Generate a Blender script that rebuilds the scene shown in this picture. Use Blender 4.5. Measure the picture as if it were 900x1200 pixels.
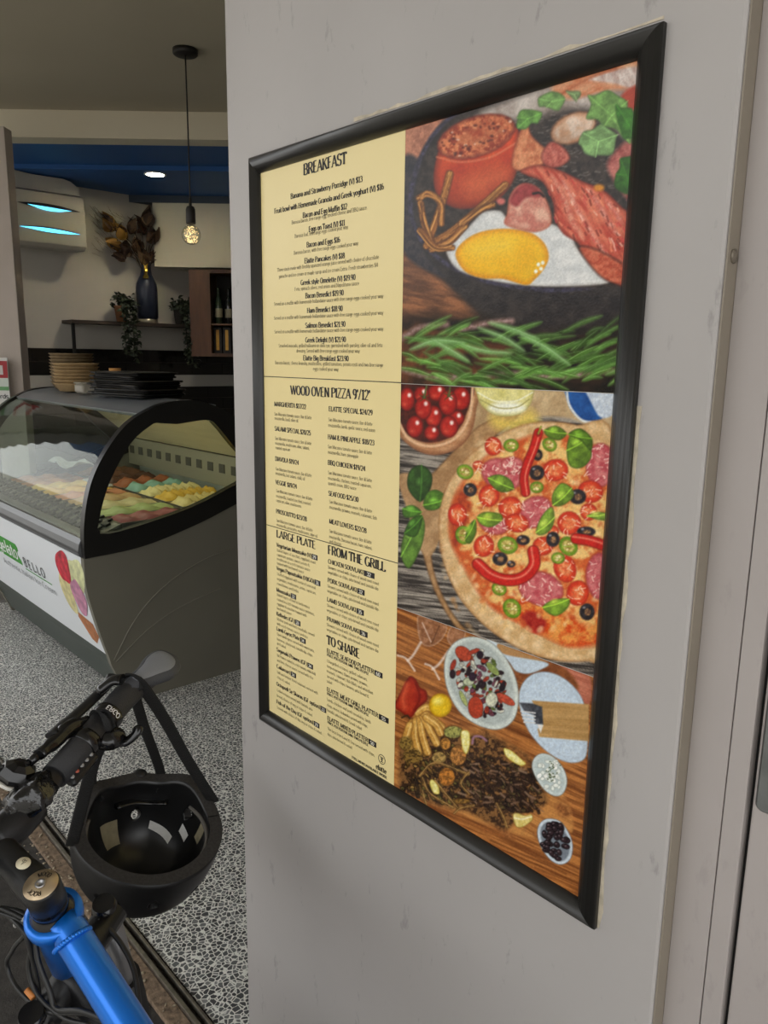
import bpy, math, random
import numpy as np
from mathutils import Vector, Matrix

for o in list(bpy.data.objects): bpy.data.objects.remove(o)
SC = bpy.context.scene
COL = SC.collection
random.seed(7)
PI = math.pi

# ------------------------------------------------------------------ camera
EYE = 1.6
RM = ((0.67083617, 0.15344875, -0.72555655),
      (0.74147725, -0.12058194, 0.66005415),
      (0.01379547, -0.98077188, -0.19466948))
FPX = 903.11
cd = bpy.data.cameras.new('camera'); cam = bpy.data.objects.new('camera', cd); COL.objects.link(cam)
cd.sensor_fit = 'HORIZONTAL'; cd.sensor_width = 36.0; cd.lens = FPX / 900 * 36
cd.clip_start = 0.05; cd.clip_end = 200
cam.matrix_world = Matrix(((RM[0][0], -RM[0][1], -RM[0][2], 0), (RM[1][0], -RM[1][1], -RM[1][2], 0),
                           (RM[2][0], -RM[2][1], -RM[2][2], EYE), (0, 0, 0, 1)))
SC.camera = cam

# ------------------------------------------------------------------ light: overcast street sky
w = bpy.data.worlds.new('overcast_sky'); SC.world = w; w.use_nodes = True
nt = w.node_tree; bgn = nt.nodes['Background']
bgn.inputs[0].default_value = (0.985, 0.99, 0.985, 1); bgn.inputs[1].default_value = 1.0
SC.view_settings.view_transform = 'Standard'; SC.view_settings.look = 'None'
SC.view_settings.gamma = 1; SC.view_settings.use_curve_mapping = False
SC.view_settings.exposure = 1.25

# ------------------------------------------------------------------ helpers
def s2l(c):
    return tuple((x/12.92 if x <= 0.04045 else ((x+0.055)/1.055)**2.4) for x in [v/255.0 for v in c])

MATS = {}
def mat(name, rgb, rough=0.5, metal=0.0, var=0.0, vscale=8.0, bump=0.0, bscale=60.0, spec=0.5, trans=0.0, ior=1.45,
        emit=None, estr=0.0, coat=0.0, stretch=None, alpha=None):
    """principled material; rgb in 0..255 sRGB; var = brightness variation by noise"""
    if name in MATS: return MATS[name]
    m = bpy.data.materials.new(name); m.use_nodes = True
    t = m.node_tree; b = t.nodes['Principled BSDF']
    lin = s2l(rgb)
    b.inputs['Base Color'].default_value = (*lin, 1)
    b.inputs['Roughness'].default_value = rough; b.inputs['Metallic'].default_value = metal
    b.inputs['Specular IOR Level'].default_value = spec; b.inputs['IOR'].default_value = ior
    b.inputs['Transmission Weight'].default_value = trans
    b.inputs['Coat Weight'].default_value = coat
    if emit:
        b.inputs['Emission Color'].default_value = (*s2l(emit), 1); b.inputs['Emission Strength'].default_value = estr
    if var or bump:
        tc = t.nodes.new('ShaderNodeTexCoord'); mp = t.nodes.new('ShaderNodeMapping')
        t.links.new(tc.outputs['Object'], mp.inputs[0])
        if stretch: mp.inputs['Scale'].default_value = stretch
    if var:
        n = t.nodes.new('ShaderNodeTexNoise'); n.inputs['Scale'].default_value = vscale; n.inputs['Detail'].default_value = 6
        t.links.new(mp.outputs[0], n.inputs['Vector'])
        r = t.nodes.new('ShaderNodeValToRGB')
        r.color_ramp.elements[0].position = 0.3; r.color_ramp.elements[1].position = 0.7
        r.color_ramp.elements[0].color = (*[x*(1-var) for x in lin], 1)
        r.color_ramp.elements[1].color = (*[min(1, x*(1+var)) for x in lin], 1)
        t.links.new(n.outputs[0], r.inputs[0]); t.links.new(r.outputs[0], b.inputs['Base Color'])
    if bump:
        n2 = t.nodes.new('ShaderNodeTexNoise'); n2.inputs['Scale'].default_value = bscale; n2.inputs['Detail'].default_value = 4
        t.links.new(mp.outputs[0], n2.inputs['Vector'])
        bp = t.nodes.new('ShaderNodeBump'); bp.inputs['Strength'].default_value = bump; bp.inputs['Distance'].default_value = 0.002
        t.links.new(n2.outputs[0], bp.inputs['Height']); t.links.new(bp.outputs[0], b.inputs['Normal'])
    MATS[name] = m
    return m

class MB:
    """collects shapes, builds ONE mesh object"""
    def __init__(s): s.v = []; s.f = []; s.sm = []
    def add(s, vs, fs, smooth=False):
        n = len(s.v); s.v += [tuple(map(float, p)) for p in vs]
        s.f += [tuple(i+n for i in f) for f in fs]; s.sm += [smooth]*len(fs); return s
    def box(s, x0, x1, y0, y1, z0, z1, M=None):
        vs = [(x, y, z) for z in (z0, z1) for y in (y0, y1) for x in (x0, x1)]
        if M is not None: vs = [tuple(M @ Vector(p)) for p in vs]
        return s.add(vs, [(0, 2, 3, 1), (4, 5, 7, 6), (0, 1, 5, 4), (2, 6, 7, 3), (0, 4, 6, 2), (1, 3, 7, 5)])
    def rbox(s, x0, x1, y0, y1, z0, z1, r=0.005, M=None, axis='z', n=4):
        """box with the four edges along axis rounded, plus softened caps"""
        ax = {'x': 0, 'y': 1, 'z': 2}[axis]
        lim = [(x0, x1), (y0, y1), (z0, z1)]; a, b = [i for i in range(3) if i != ax]
        def loop(ins):
            rr = max(r-ins, 1e-5); pts = []
            for (cx, cy, t0) in ((1, 1, 0), (0, 1, 1), (0, 0, 2), (1, 0, 3)):
                px = lim[a][1]-r if cx else lim[a][0]+r; py = lim[b][1]-r if cy else lim[b][0]+r
                for k in range(n+1):
                    t = (t0+k/n)*PI/2; pts.append((px+rr*math.cos(t), py+rr*math.sin(t)))
            return pts
        e = min(r*0.6, (lim[ax][1]-lim[ax][0])*0.45)
        rings = [(lim[ax][0], e), (lim[ax][0]+e, 0), (lim[ax][1]-e, 0), (lim[ax][1], e)]
        vs = []; m = 4*(n+1)
        for h, ins in rings:
            for p in loop(ins):
                q = [0, 0, 0]; q[ax] = h; q[a] = p[0]; q[b] = p[1]
                vs.append(tuple(M @ Vector(q)) if M is not None else tuple(q))
        fs = []
        for j in range(3):
            for i in range(m):
                fs.append((j*m+i, j*m+(i+1) % m, (j+1)*m+(i+1) % m, (j+1)*m+i))
        fs.append(tuple(range(m))[::-1]); fs.append(tuple(range(3*m, 4*m)))
        return s.add(vs, fs)
    def prism(s, pts, axis, a0, a1, M=None):
        """polygon extruded along axis ('x': pts are (y,z); 'y': (x,z); 'z': (x,y))"""
        n = len(pts); vs = []
        for a in (a0, a1):
            for p in pts:
                q = {'x': (a, p[0], p[1]), 'y': (p[0], a, p[1]), 'z': (p[0], p[1], a)}[axis]
                vs.append(tuple(M @ Vector(q)) if M is not None else q)
        fs = [tuple(range(n))[::-1], tuple(range(n, 2*n))] + [(i, (i+1) % n, n+(i+1) % n, n+i) for i in range(n)]
        return s.add(vs, fs)
    def tube(s, pts, r, n=10, cap=True, flat=None, up=None):
        """swept tube through pts; r number or list; flat=(a,b) elliptical scale in the (side, up) directions"""
        pts = [Vector(p) for p in pts]; k = len(pts)
        rs = r if isinstance(r, (list, tuple)) else [r]*k
        vs = []; ref = Vector(up) if up else None
        T = []
        for i in range(k):
            t = pts[min(i+1, k-1)]-pts[max(i-1, 0)]
            T.append(t.normalized() if t.length > 1e-9 else Vector((0, 0, 1)))
        if ref is None:
            ref = Vector((0, 0, 1)) if abs(T[0].z) < 0.9 else Vector((1, 0, 0))
        u = (ref - T[0]*ref.dot(T[0])).normalized()
        for i in range(k):
            u = (u - T[i]*u.dot(T[i]))
            u = u.normalized() if u.length > 1e-6 else T[i].orthogonal().normalized()
            if up: 
                uu = ref - T[i]*ref.dot(T[i])
                if uu.length > 1e-3: u = uu.normalized()
            sd = T[i].cross(u)
            fa, fb = flat if flat else (1, 1)
            for j in range(n):
                a = 2*PI*j/n
                vs.append(pts[i] + sd*(math.cos(a)*rs[i]*fa) + u*(math.sin(a)*rs[i]*fb))
        fs = [(i*n+j, i*n+(j+1) % n, (i+1)*n+(j+1) % n, (i+1)*n+j) for i in range(k-1) for j in range(n)]
        s.add(vs, fs, True)
        if cap:
            b = len(s.v)-k*n
            s.f += [tuple(b+j for j in range(n))[::-1], tuple(b+(k-1)*n+j for j in range(n))]; s.sm += [False, False]
        return s
    def lathe(s, prof, c=(0, 0, 0), n=24, M=None, smooth=True, cap=True):
        """prof = [(r,z)...] around z at c"""
        k = len(prof); vs = []
        for r, z in prof:
            for j in range(n):
                a = 2*PI*j/n; p = Vector((c[0]+r*math.cos(a), c[1]+r*math.sin(a), c[2]+z))
                vs.append(M @ p if M is not None else p)
        fs = [(i*n+j, i*n+(j+1) % n, (i+1)*n+(j+1) % n, (i+1)*n+j) for i in range(k-1) for j in range(n)]
        s.add(vs, fs, smooth)
        if cap:
            b = len(s.v)-k*n
            if prof[0][0] > 1e-4: s.f.append(tuple(b+j for j in range(n))[::-1]); s.sm.append(False)
            if prof[-1][0] > 1e-4: s.f.append(tuple(b+(k-1)*n+j for j in range(n))); s.sm.append(False)
        return s
    def sheet(s, rows, smooth=True):
        """grid of points rows[i][j]"""
        m = len(rows[0]); vs = [p for r in rows for p in r]
        fs = [(i*m+j, i*m+j+1, (i+1)*m+j+1, (i+1)*m+j) for i in range(len(rows)-1) for j in range(m-1)]
        return s.add(vs, fs, smooth)
    def ball(s, c, r, n=16, m=10, sc=(1, 1, 1), M=None):
        prof = [(math.sin(PI*i/m)*r, -math.cos(PI*i/m)*r) for i in range(m+1)]
        vs = []
        for rr, z in prof:
            for j in range(n):
                a = 2*PI*j/n; p = Vector((rr*math.cos(a)*sc[0], rr*math.sin(a)*sc[1], z*sc[2]))
                if M is not None: p = M @ p
                vs.append(p+Vector(c))
        fs = [(i*n+j, i*n+(j+1) % n, (i+1)*n+(j+1) % n, (i+1)*n+j) for i in range(m) for j in range(n)]
        return s.add(vs, fs, True)
    def mesh(s, name):
        me = bpy.data.meshes.new(name); me.from_pydata(s.v, [], s.f)
        me.polygons.foreach_set('use_smooth', s.sm); me.update()
        return me
    def build(s, name, m, parent=None, bevel=0.0, seg=2, solid=0.0, fix=True):
        me = s.mesh(name)
        if fix:
            import bmesh
            bm = bmesh.new(); bm.from_mesh(me); bmesh.ops.remove_doubles(bm, verts=bm.verts, dist=1e-6)
            bmesh.ops.recalc_face_normals(bm, faces=bm.faces); bm.to_mesh(me); bm.free()
        o = bpy.data.objects.new(name, me); COL.objects.link(o)
        if m: me.materials.append(m)
        if parent: o.parent = parent; o.matrix_parent_inverse = parent_inv(parent)
        if solid:
            q = o.modifiers.new('thickness', 'SOLIDIFY'); q.thickness = solid; q.offset = 0
        if bevel:
            q = o.modifiers.new('bevel', 'BEVEL'); q.width = bevel; q.segments = seg; q.limit_method = 'ANGLE'; q.angle_limit = 0.6
        return o

def parent_inv(p):
    M = Matrix.Translation(p.location) @ p.rotation_euler.to_matrix().to_4x4()
    return M.inverted()

def tag(o, label, cat, group=None):
    o['label'] = label; o['category'] = cat
    if group: o['group'] = group
    return o
def thing(name, label, cat, loc=(0, 0, 0), group=None):
    o = bpy.data.objects.new(name, None); COL.objects.link(o); o.location = loc; o.empty_display_size = 0.05
    return tag(o, label, cat, group)
ORD = ['lowest', 'second lowest', 'third lowest', 'fourth lowest', 'fifth lowest', 'sixth lowest', 'seventh lowest', 'eighth lowest', 'ninth lowest', 'topmost']
NTH = ['first', 'second', 'third', 'fourth', 'fifth', 'sixth', 'seventh', 'eighth']
def struct(o): o['kind'] = 'structure'; return o
def smooth_path(pts, n=8):
    """Catmull-Rom through pts"""
    P = [Vector(p) for p in pts]; out = []
    Q = [P[0]*2-P[1]] + P + [P[-1]*2-P[-2]]
    for i in range(1, len(Q)-2):
        for k in range(n):
            t = k/n; a, b, c, d = Q[i-1], Q[i], Q[i+1], Q[i+2]
            out.append(0.5*((2*b)+(c-a)*t+(2*a-5*b+4*c-d)*t*t+(3*b-a-3*c+d)*t**3))
    out.append(P[-1]); return out
def smooth2(pts, n=8): return [(p.x, p.y) for p in smooth_path([(a, b, 0) for a, b in pts], n)]
def copy_tree(o, loc=None, label=None):
    r = o.copy(); COL.objects.link(r)
    if loc is not None: r.location = loc
    if label: r['label'] = label
    for c in list(o.children):
        cc = c.copy(); COL.objects.link(cc); cc.parent = r
        for g in list(c.children):
            gg = g.copy(); COL.objects.link(gg); gg.parent = cc
    return r
FW = Vector((-0.73972, 0.67291, 0)).normalized()      # the shop fit-out runs diagonally: its depth axis
RT = Vector((0.67291, 0.73972, 0)).normalized()
def dg(d, l, z=0): return tuple(FW*d + RT*l + Vector((0, 0, z)))
MD = Matrix(((RT.x, FW.x, 0, 0), (RT.y, FW.y, 0, 0), (0, 0, 1, 0), (0, 0, 0, 1)))   # local x = lateral, y = depth
# ------------------------------------------------------------------ stroke lettering (skeleton glyphs drawn with a broad or an even pen)
# glyph = (advance width, [strokes]); cap height 1, x-height 0.66; L = line polyline, A = elliptical arc (cx, cy, rx, ry, deg0, deg1)
def L(*p): return ('L', [(p[i], p[i+1]) for i in range(0, len(p), 2)])
def A(cx, cy, rx, ry, a0, a1, n=12):
    return ('A', [(cx+rx*math.cos(math.radians(a0+(a1-a0)*k/n)), cy+ry*math.sin(math.radians(a0+(a1-a0)*k/n))) for k in range(n+1)])
xh = 0.66
GL = {
 'A': (.66, [L(.05, 0, .33, 1), L(.33, 1, .61, 0), L(.17, .33, .5, .33)]),
 'B': (.62, [L(.12, 0, .12, 1), L(.12, 1, .32, 1), A(.32, .76, .2, .24, 90, -90), L(.12, .52, .32, .52), A(.32, .26, .24, .26, 90, -90), L(.32, 0, .12, 0)]),
 'C': (.64, [A(.36, .5, .28, .5, 50, 310)]),
 'D': (.66, [L(.12, 0, .12, 1), L(.12, 1, .28, 1), A(.28, .5, .31, .5, 90, -90, 16), L(.28, 0, .12, 0)]),
 'E': (.56, [L(.12, 0, .12, 1), L(.12, 1, .5, 1), L(.12, .52, .42, .52), L(.12, 0, .52, 0)]),
 'F': (.54, [L(.12, 0, .12, 1), L(.12, 1, .5, 1), L(.12, .52, .42, .52)]),
 'G': (.68, [A(.36, .5, .28, .5, 50, 330), L(.6, .42, .6, .04), L(.44, .44, .66, .44)]),
 'H': (.70, [L(.12, 0, .12, 1), L(.58, 0, .58, 1), L(.12, .52, .58, .52)]),
 'I': (.26, [L(.13, 0, .13, 1)]),
 'J': (.42, [L(.3, 1, .3, .2), A(.17, .2, .13, .2, 0, -170)]),
 'K': (.66, [L(.12, 0, .12, 1), L(.56, 1, .14, .45), L(.26, .6, .6, 0)]),
 'L': (.52, [L(.12, 0, .12, 1), L(.12, 0, .5, 0), L(.5, 0, .5, .2)]),
 'M': (.84, [L(.12, 0, .12, 1), L(.12, 1, .42, .05), L(.42, .05, .72, 1), L(.72, 1, .72, 0)]),
 'N': (.70, [L(.12, 0, .12, 1), L(.12, 1, .58, 0), L(.58, 0, .58, 1)]),
 'O': (.70, [A(.35, .5, .28, .5, 0, 360, 22)]),
 'P': (.60, [L(.12, 0, .12, 1), L(.12, 1, .32, 1), A(.32, .74, .23, .26, 90, -90), L(.32, .48, .12, .48)]),
 'Q': (.70, [A(.35, .5, .28, .5, 0, 360, 22), L(.36, .2, .62, -.14)]),
 'R': (.66, [L(.12, 0, .12, 1), L(.12, 1, .32, 1), A(.32, .75, .22, .25, 90, -90), L(.32, .5, .12, .5), L(.34, .5, .6, 0)]),
 'S': (.56, [A(.28, .75, .2, .25, 20, 270), A(.28, .25, .22, .25, 90, -160)]),
 'T': (.60, [L(.3, 0, .3, 1), L(.04, 1, .56, 1), L(.04, 1, .04, .82), L(.56, 1, .56, .82)]),
 'U': (.68, [L(.12, 1, .12, .28), A(.34, .28, .22, .28, 180, 360), L(.56, .28, .56, 1)]),
 'V': (.64, [L(.05, 1, .33, 0), L(.33, 0, .6, 1)]),
 'W': (.90, [L(.04, 1, .26, 0), L(.26, 0, .46, 1), L(.46, 1, .66, 0), L(.66, 0, .86, 1)]),
 'X': (.64, [L(.06, 1, .58, 0), L(.58, 1, .06, 0)]),
 'Y': (.62, [L(.04, 1, .31, .45), L(.58, 1, .31, .45), L(.31, .45, .31, 0)]),
 'Z': (.58, [L(.06, 1, .52, 1), L(.52, 1, .06, 0, ), L(.06, 0, .54, 0)]),
 'a': (.50, [A(.22, .2, .16, .2, 0, 360), L(.4, 0, .4, .46), A(.24, .46, .16, .2, 0, 160)]),
 'b': (.52, [L(.1, 0, .1, 1), A(.28, .33, .18, .33, 0, 360)]),
 'c': (.46, [A(.26, .33, .18, .33, 50, 310)]),
 'd': (.52, [L(.42, 0, .42, 1), A(.24, .33, .18, .33, 0, 360)]),
 'e': (.48, [A(.25, .33, .18, .33, 0, 315), L(.08, .36, .42, .36)]),
 'f': (.32, [L(.14, 0, .14, .8), A(.26, .8, .12, .2, 180, 50), L(.02, xh, .28, xh)]),
 'g': (.50, [A(.24, .36, .17, .3, 0, 360), L(.41, xh, .41, -.12), A(.24, -.12, .17, .2, 0, -160)]),
 'h': (.54, [L(.1, 0, .1, 1), A(.27, .42, .17, .24, 180, 0), L(.44, .42, .44, 0)]),
 'i': (.24, [L(.12, 0, .12, xh), L(.12, .84, .12, .97)]),
 'j': (.26, [L(.16, xh, .16, -.15), A(.04, -.15, .12, .17, 0, -120), L(.16, .84, .16, .97)]),
 'k': (.50, [L(.1, 0, .1, 1), L(.44, xh, .12, .3), L(.22, .4, .46, 0)]),
 'l': (.24, [L(.12, 0, .12, 1)]),
 'm': (.80, [L(.1, 0, .1, xh), A(.255, .42, .155, .24, 180, 0), L(.41, .42, .41, 0), A(.565, .42, .155, .24, 180, 0), L(.72, .42, .72, 0)]),
 'n': (.54, [L(.1, 0, .1, xh), A(.27, .42, .17, .24, 180, 0), L(.44, .42, .44, 0)]),
 'o': (.52, [A(.26, .33, .19, .33, 0, 360, 16)]),
 'p': (.52, [L(.1, -.28, .1, xh), A(.28, .33, .18, .33, 0, 360)]),
 'q': (.52, [L(.42, -.28, .42, xh), A(.24, .33, .18, .33, 0, 360)]),
 'r': (.38, [L(.1, 0, .1, xh), A(.26, .44, .16, .22, 180, 50)]),
 's': (.42, [A(.21, .49, .14, .17, 20, 270), A(.21, .17, .16, .17, 90, -160)]),
 't': (.34, [L(.15, .9, .15, .12), A(.26, .12, .11, .12, 180, 300), L(.02, xh, .3, xh)]),
 'u': (.54, [L(.1, xh, .1, .2), A(.27, .2, .17, .2, 180, 360), L(.44, xh, .44, 0)]),
 'v': (.46, [L(.03, xh, .23, 0), L(.23, 0, .43, xh)]),
 'w': (.66, [L(.03, xh, .19, 0), L(.19, 0, .33, xh), L(.33, xh, .48, 0), L(.48, 0, .63, xh)]),
 'x': (.46, [L(.04, xh, .42, 0), L(.42, xh, .04, 0)]),
 'y': (.46, [L(.03, xh, .24, 0), L(.43, xh, .18, -.28)]),
 'z': (.44, [L(.05, xh, .4, xh), L(.4, xh, .05, 0), L(.05, 0, .4, 0)]),
 '0': (.52, [A(.26, .5, .2, .5, 0, 360, 18)]),
 '1': (.40, [L(.22, 0, .22, 1), L(.06, .84, .22, 1), L(.06, 0, .38, 0)]),
 '2': (.52, [A(.25, .72, .19, .28, 165, -30), L(.42, .58, .06, 0), L(.06, 0, .48, 0)]),
 '3': (.50, [A(.23, .75, .18, .25, 150, -90), A(.23, .26, .21, .26, 90, -150)]),
 '4': (.54, [L(.38, 0, .38, 1), L(.38, 1, .04, .3), L(.04, .3, .52, .3)]),
 '5': (.50, [L(.1, 1, .44, 1), L(.1, 1, .1, .55), A(.24, .32, .2, .32, 130, -150)]),
 '6': (.52, [A(.26, .3, .19, .3, 0, 360), A(.34, .5, .27, .5, 95, 180)]),
 '7': (.48, [L(.05, 1, .45, 1), L(.45, 1, .18, 0)]),
 '8': (.52, [A(.26, .75, .16, .25, 0, 360), A(.26, .25, .2, .25, 0, 360)]),
 '9': (.52, [A(.26, .7, .19, .3, 0, 360), A(.18, .5, .27, .5, -85, 0)]),
 '$': (.52, [A(.26, .72, .17, .22, 20, 270), A(.26, .27, .19, .23, 90, -160), L(.26, -.1, .26, 1.1)]),
 '(': (.30, [A(.34, .42, .22, .66, 125, 235)]), ')': (.30, [A(-.04, .42, .22, .66, -55, 55)]),
 '/': (.40, [L(.04, -.05, .36, 1.05)]), '.': (.22, [L(.11, 0, .11, .1)]), ',': (.22, [L(.12, .1, .09, -.14)]),
 "'": (.20, [L(.1, .72, .1, 1)]), '-': (.36, [L(.06, .34, .3, .34)]), ':': (.24, [L(.12, 0, .12, .1), L(.12, .5, .12, .6)]),
 '&': (.66, [A(.26, .78, .14, .22, 0, 360), L(.16, .66, .58, 0), A(.26, .26, .21, .27, 110, 350)]),
 '+': (.5, [L(.25, .15, .25, .65), L(.05, .4, .45, .4)]),
}
def text_quads(s, pen='didone', thick=0.15, thin=0.035, track=0.0):
    """polygons of a line of text, cap height 1, starting at x = 0; returns (quads, width)"""
    Q = []; x = 0.0
    for ch in s:
        if ch == ' ': x += 0.26+track; continue
        g = GL.get(ch)
        if g is None: x += 0.3; continue
        for kind, pts in g[1]:
            W = []
            n = len(pts)
            for k in range(n):
                a = pts[max(k-1, 0)]; b = pts[min(k+1, n-1)]
                if kind == 'A' and n > 3 and abs(pts[0][0]-pts[-1][0])+abs(pts[0][1]-pts[-1][1]) < 1e-6 and k in (0, n-1):
                    a, b = pts[-2], pts[1]
                dx, dy = b[0]-a[0], b[1]-a[1]; d = math.hypot(dx, dy) or 1; dx /= d; dy /= d
                if pen == 'even': w_ = thick
                elif kind == 'A': w_ = thin+(thick-thin)*abs(dy)**1.6
                elif abs(dx) < 0.08: w_ = thick
                elif abs(dy) < 0.08: w_ = thin
                elif dx*dy < 0: w_ = thick*0.95
                else: w_ = max(thin*1.4, thick*0.3)
                W.append((pts[k], (-dy*w_/2, dx*w_/2)))
            for (p, u), (q, v) in zip(W, W[1:]):
                if pen == 'even':
                    pass
                Q.append([(x+p[0]+u[0], p[1]+u[1]), (x+p[0]-u[0], p[1]-u[1]), (x+q[0]-v[0], q[1]-v[1]), (x+q[0]+v[0], q[1]+v[1])])
            if pen == 'didone' and kind == 'L':
                (xa, ya), (xb, yb) = pts[0], pts[-1]
                for (px, py) in ((xa, ya), (xb, yb)):
                    if abs(ya-yb) > 0.5 and (abs(py) < 1e-6 or abs(py-1) < 1e-6 or abs(py-xh) < 1e-6) and not (ch in 'MNVvWw' and abs(xa-xb) > .1 and py < .5):
                        yy = py+thin/2 if py < 0.3 else py-thin/2
                        hw = 0.12 if abs(xa-xb) < .05 else .1
                        Q.append([(x+px-hw, yy-thin/2), (x+px+hw, yy-thin/2), (x+px+hw, yy+thin/2), (x+px-hw, yy+thin/2)])
        x += g[0]+track
    return Q, x
# ------------------------------------------------------------------ setting: shopfront, floor, ceiling
def paint_material(name, rgb, scuff=0.5):
    m = mat(name, rgb, rough=0.42, bump=0.25, bscale=35, spec=0.4)
    t = m.node_tree; b = t.nodes['Principled BSDF']; lin = s2l(rgb)
    tc = t.nodes.new('ShaderNodeTexCoord')
    n = t.nodes.new('ShaderNodeTexNoise'); n.inputs['Scale'].default_value = 2.2; n.inputs['Detail'].default_value = 8
    mp = t.nodes.new('ShaderNodeMapping'); mp.inputs['Scale'].default_value = (6, 6, 2.2); mp.inputs['Rotation'].default_value = (0, 0.5, 0)
    n2 = t.nodes.new('ShaderNodeTexNoise'); n2.inputs['Scale'].default_value = 5; n2.inputs['Detail'].default_value = 9; n2.inputs['Roughness'].default_value = 0.7
    t.links.new(tc.outputs['Object'], n.inputs['Vector']); t.links.new(tc.outputs['Object'], mp.inputs[0]); t.links.new(mp.outputs[0], n2.inputs['Vector'])
    r1 = t.nodes.new('ShaderNodeValToRGB'); r1.color_ramp.elements[0].position = 0.35; r1.color_ramp.elements[1].position = 0.7
    r1.color_ramp.elements[0].color = (*[x*0.93 for x in lin], 1); r1.color_ramp.elements[1].color = (*[x*1.05 for x in lin], 1)
    r2 = t.nodes.new('ShaderNodeValToRGB'); r2.color_ramp.elements[0].position = 0.33; r2.color_ramp.elements[1].position = 0.40
    r2.color_ramp.elements[0].color = (0.55, 0.55, 0.55, 1); r2.color_ramp.elements[1].color = (1, 1, 1, 1)
    mx = t.nodes.new('ShaderNodeMix'); mx.data_type = 'RGBA'; mx.blend_type = 'MULTIPLY'; mx.inputs[0].default_value = scuff
    t.links.new(n.outputs[0], r1.inputs[0]); t.links.new(n2.outputs[0], r2.inputs[0])
    t.links.new(r1.outputs[0], mx.inputs[6]); t.links.new(r2.outputs[0], mx.inputs[7]); t.links.new(mx.outputs[2], b.inputs['Base Color'])
    return m
M_PIER = paint_material('grey_gloss_paint', (172, 168, 166))
M_JAMB = paint_material('grey_door_paint', (168, 161, 158), 0.2)
M_RET = mat('return_brown_grey', (140, 131, 118), rough=0.5, var=0.06, vscale=6)

PY = 0.668            # front face of the pier
PX0, PX1 = -1.1025, -0.310
MB().box(PX0, PX1-0.0015, PY, 0.93, 0, 3.3).build('wall_front', M_PIER, bevel=0.004)['kind'] = 'structure'
pier = bpy.data.objects['wall_front']
ret = MB().box(PX1-0.0015, PX1, PY+0.002, 0.93, 0, 3.3).build('return_skin', M_RET, pier)  # thin skin giving the return face a darker brown-grey
# chips and a screw in the return
mb = MB(); mb.lathe([(0.0062, 0), (0.0062, 0.0012), (0.004, 0.002), (0.0, 0.002)], M=Matrix.Translation((PX1, 0.6805, 1.690)) @ Matrix.Rotation(PI/2, 4, 'Y'), n=12)
mb.build('screw', mat('painted_screw', (120, 112, 100), 0.5, 0.3, var=0.3, vscale=300), pier)
# bare strip of filler left where the frame was fixed
fm = mat('bare_filler', (196, 186, 166), 0.8, var=0.25, vscale=60, bump=0.5, bscale=120)
def ragged(x0, x1, z0, z1, seed, along='z'):
    rnd = random.Random(seed); n = 26; pts = []
    if along == 'z':
        a = [(x0, z0+(z1-z0)*i/n) for i in range(n+1)]
        b = [(x1-(x1-x0)*rnd.random()*0.45, z0+(z1-z0)*i/n) for i in range(n, -1, -1)]
    else:
        a = [(x0+(x1-x0)*i/n, z0) for i in range(n+1)]
        b = [(x0+(x1-x0)*i/n, z1-(z1-z0)*rnd.random()*0.8) for i in range(n, -1, -1)]
    return a+b
MB().prism(ragged(-0.386, -0.3758, 1.000, 1.56, 3), 'y', PY-0.0008, PY+0.001).build('filler_strip', fm, pier)
MB().prism(ragged(-0.80, -0.385, 1.8905, 1.8955, 5, 'x'), 'y', PY-0.0008, PY+0.001).build('filler_strip', fm, pier)

JY = 0.6885
jb = MB(); jb.box(PX1, -0.2725, JY, 0.93, 0, 2.45)
struct(jb.build('trim_1', M_JAMB, bevel=0.0008))
struct(MB().box(-0.2715, -0.2525, JY-0.0004, 0.93, 0, 2.45).build('trim_2', M_JAMB, bevel=0.001))
struct(MB().box(PX1, 1.2, JY, 0.93, 2.45, 3.3).build('wall_above_door', M_PIER))
dk = mat('door_gap_shade', (22, 20, 19), 0.8)
struct(MB().box(-0.2525, -0.248, JY+0.012, 0.93, 0, 2.45).build('gap_shade_strip', dk))  # black strip filling the door gap, standing in for its shade
door = struct(MB().box(-0.248, 0.60, JY+0.004, JY+0.044, 0.008, 2.44).build('door_1', M_JAMB, bevel=0.002))
struct(MB().box(0.603, 1.2, JY, 0.93, 0, 2.45).build('wall_right', M_PIER))
# lock plate with escutcheon on the door edge
M_ALU = mat('worn_aluminium', (128, 131, 130), 0.38, 0.85, var=0.15, vscale=40)
LPX, LPZ = -0.2445, 1.235
mb = MB(); mb.rbox(LPX, LPX+0.062, JY-0.001, JY+0.004, 1.198, 1.42, 0.007, axis='y', n=5)
lp = mb.build('lock_plate', M_ALU, door)
mb = MB()
mb.lathe([(0.016, 0), (0.016, 0.004), (0.0125, 0.006), (0.0125, 0.003), (0.0, 0.003)], M=Matrix.Translation((LPX+0.030, JY-0.001, 1.252)) @ Matrix.Rotation(PI/2, 4, 'X'), n=24)
mb.build('lock_cylinder', mat('lock_chrome', (190, 190, 190), 0.25, 1.0), door)
mb = MB(); mb.rbox(LPX+0.0215, LPX+0.0385, JY-0.004, JY-0.001, 1.222, 1.240, 0.006, axis='y'); mb.build('keyhole_cover', mat('lock_dark', (52, 50, 50), 0.4, 0.6), door)

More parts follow.
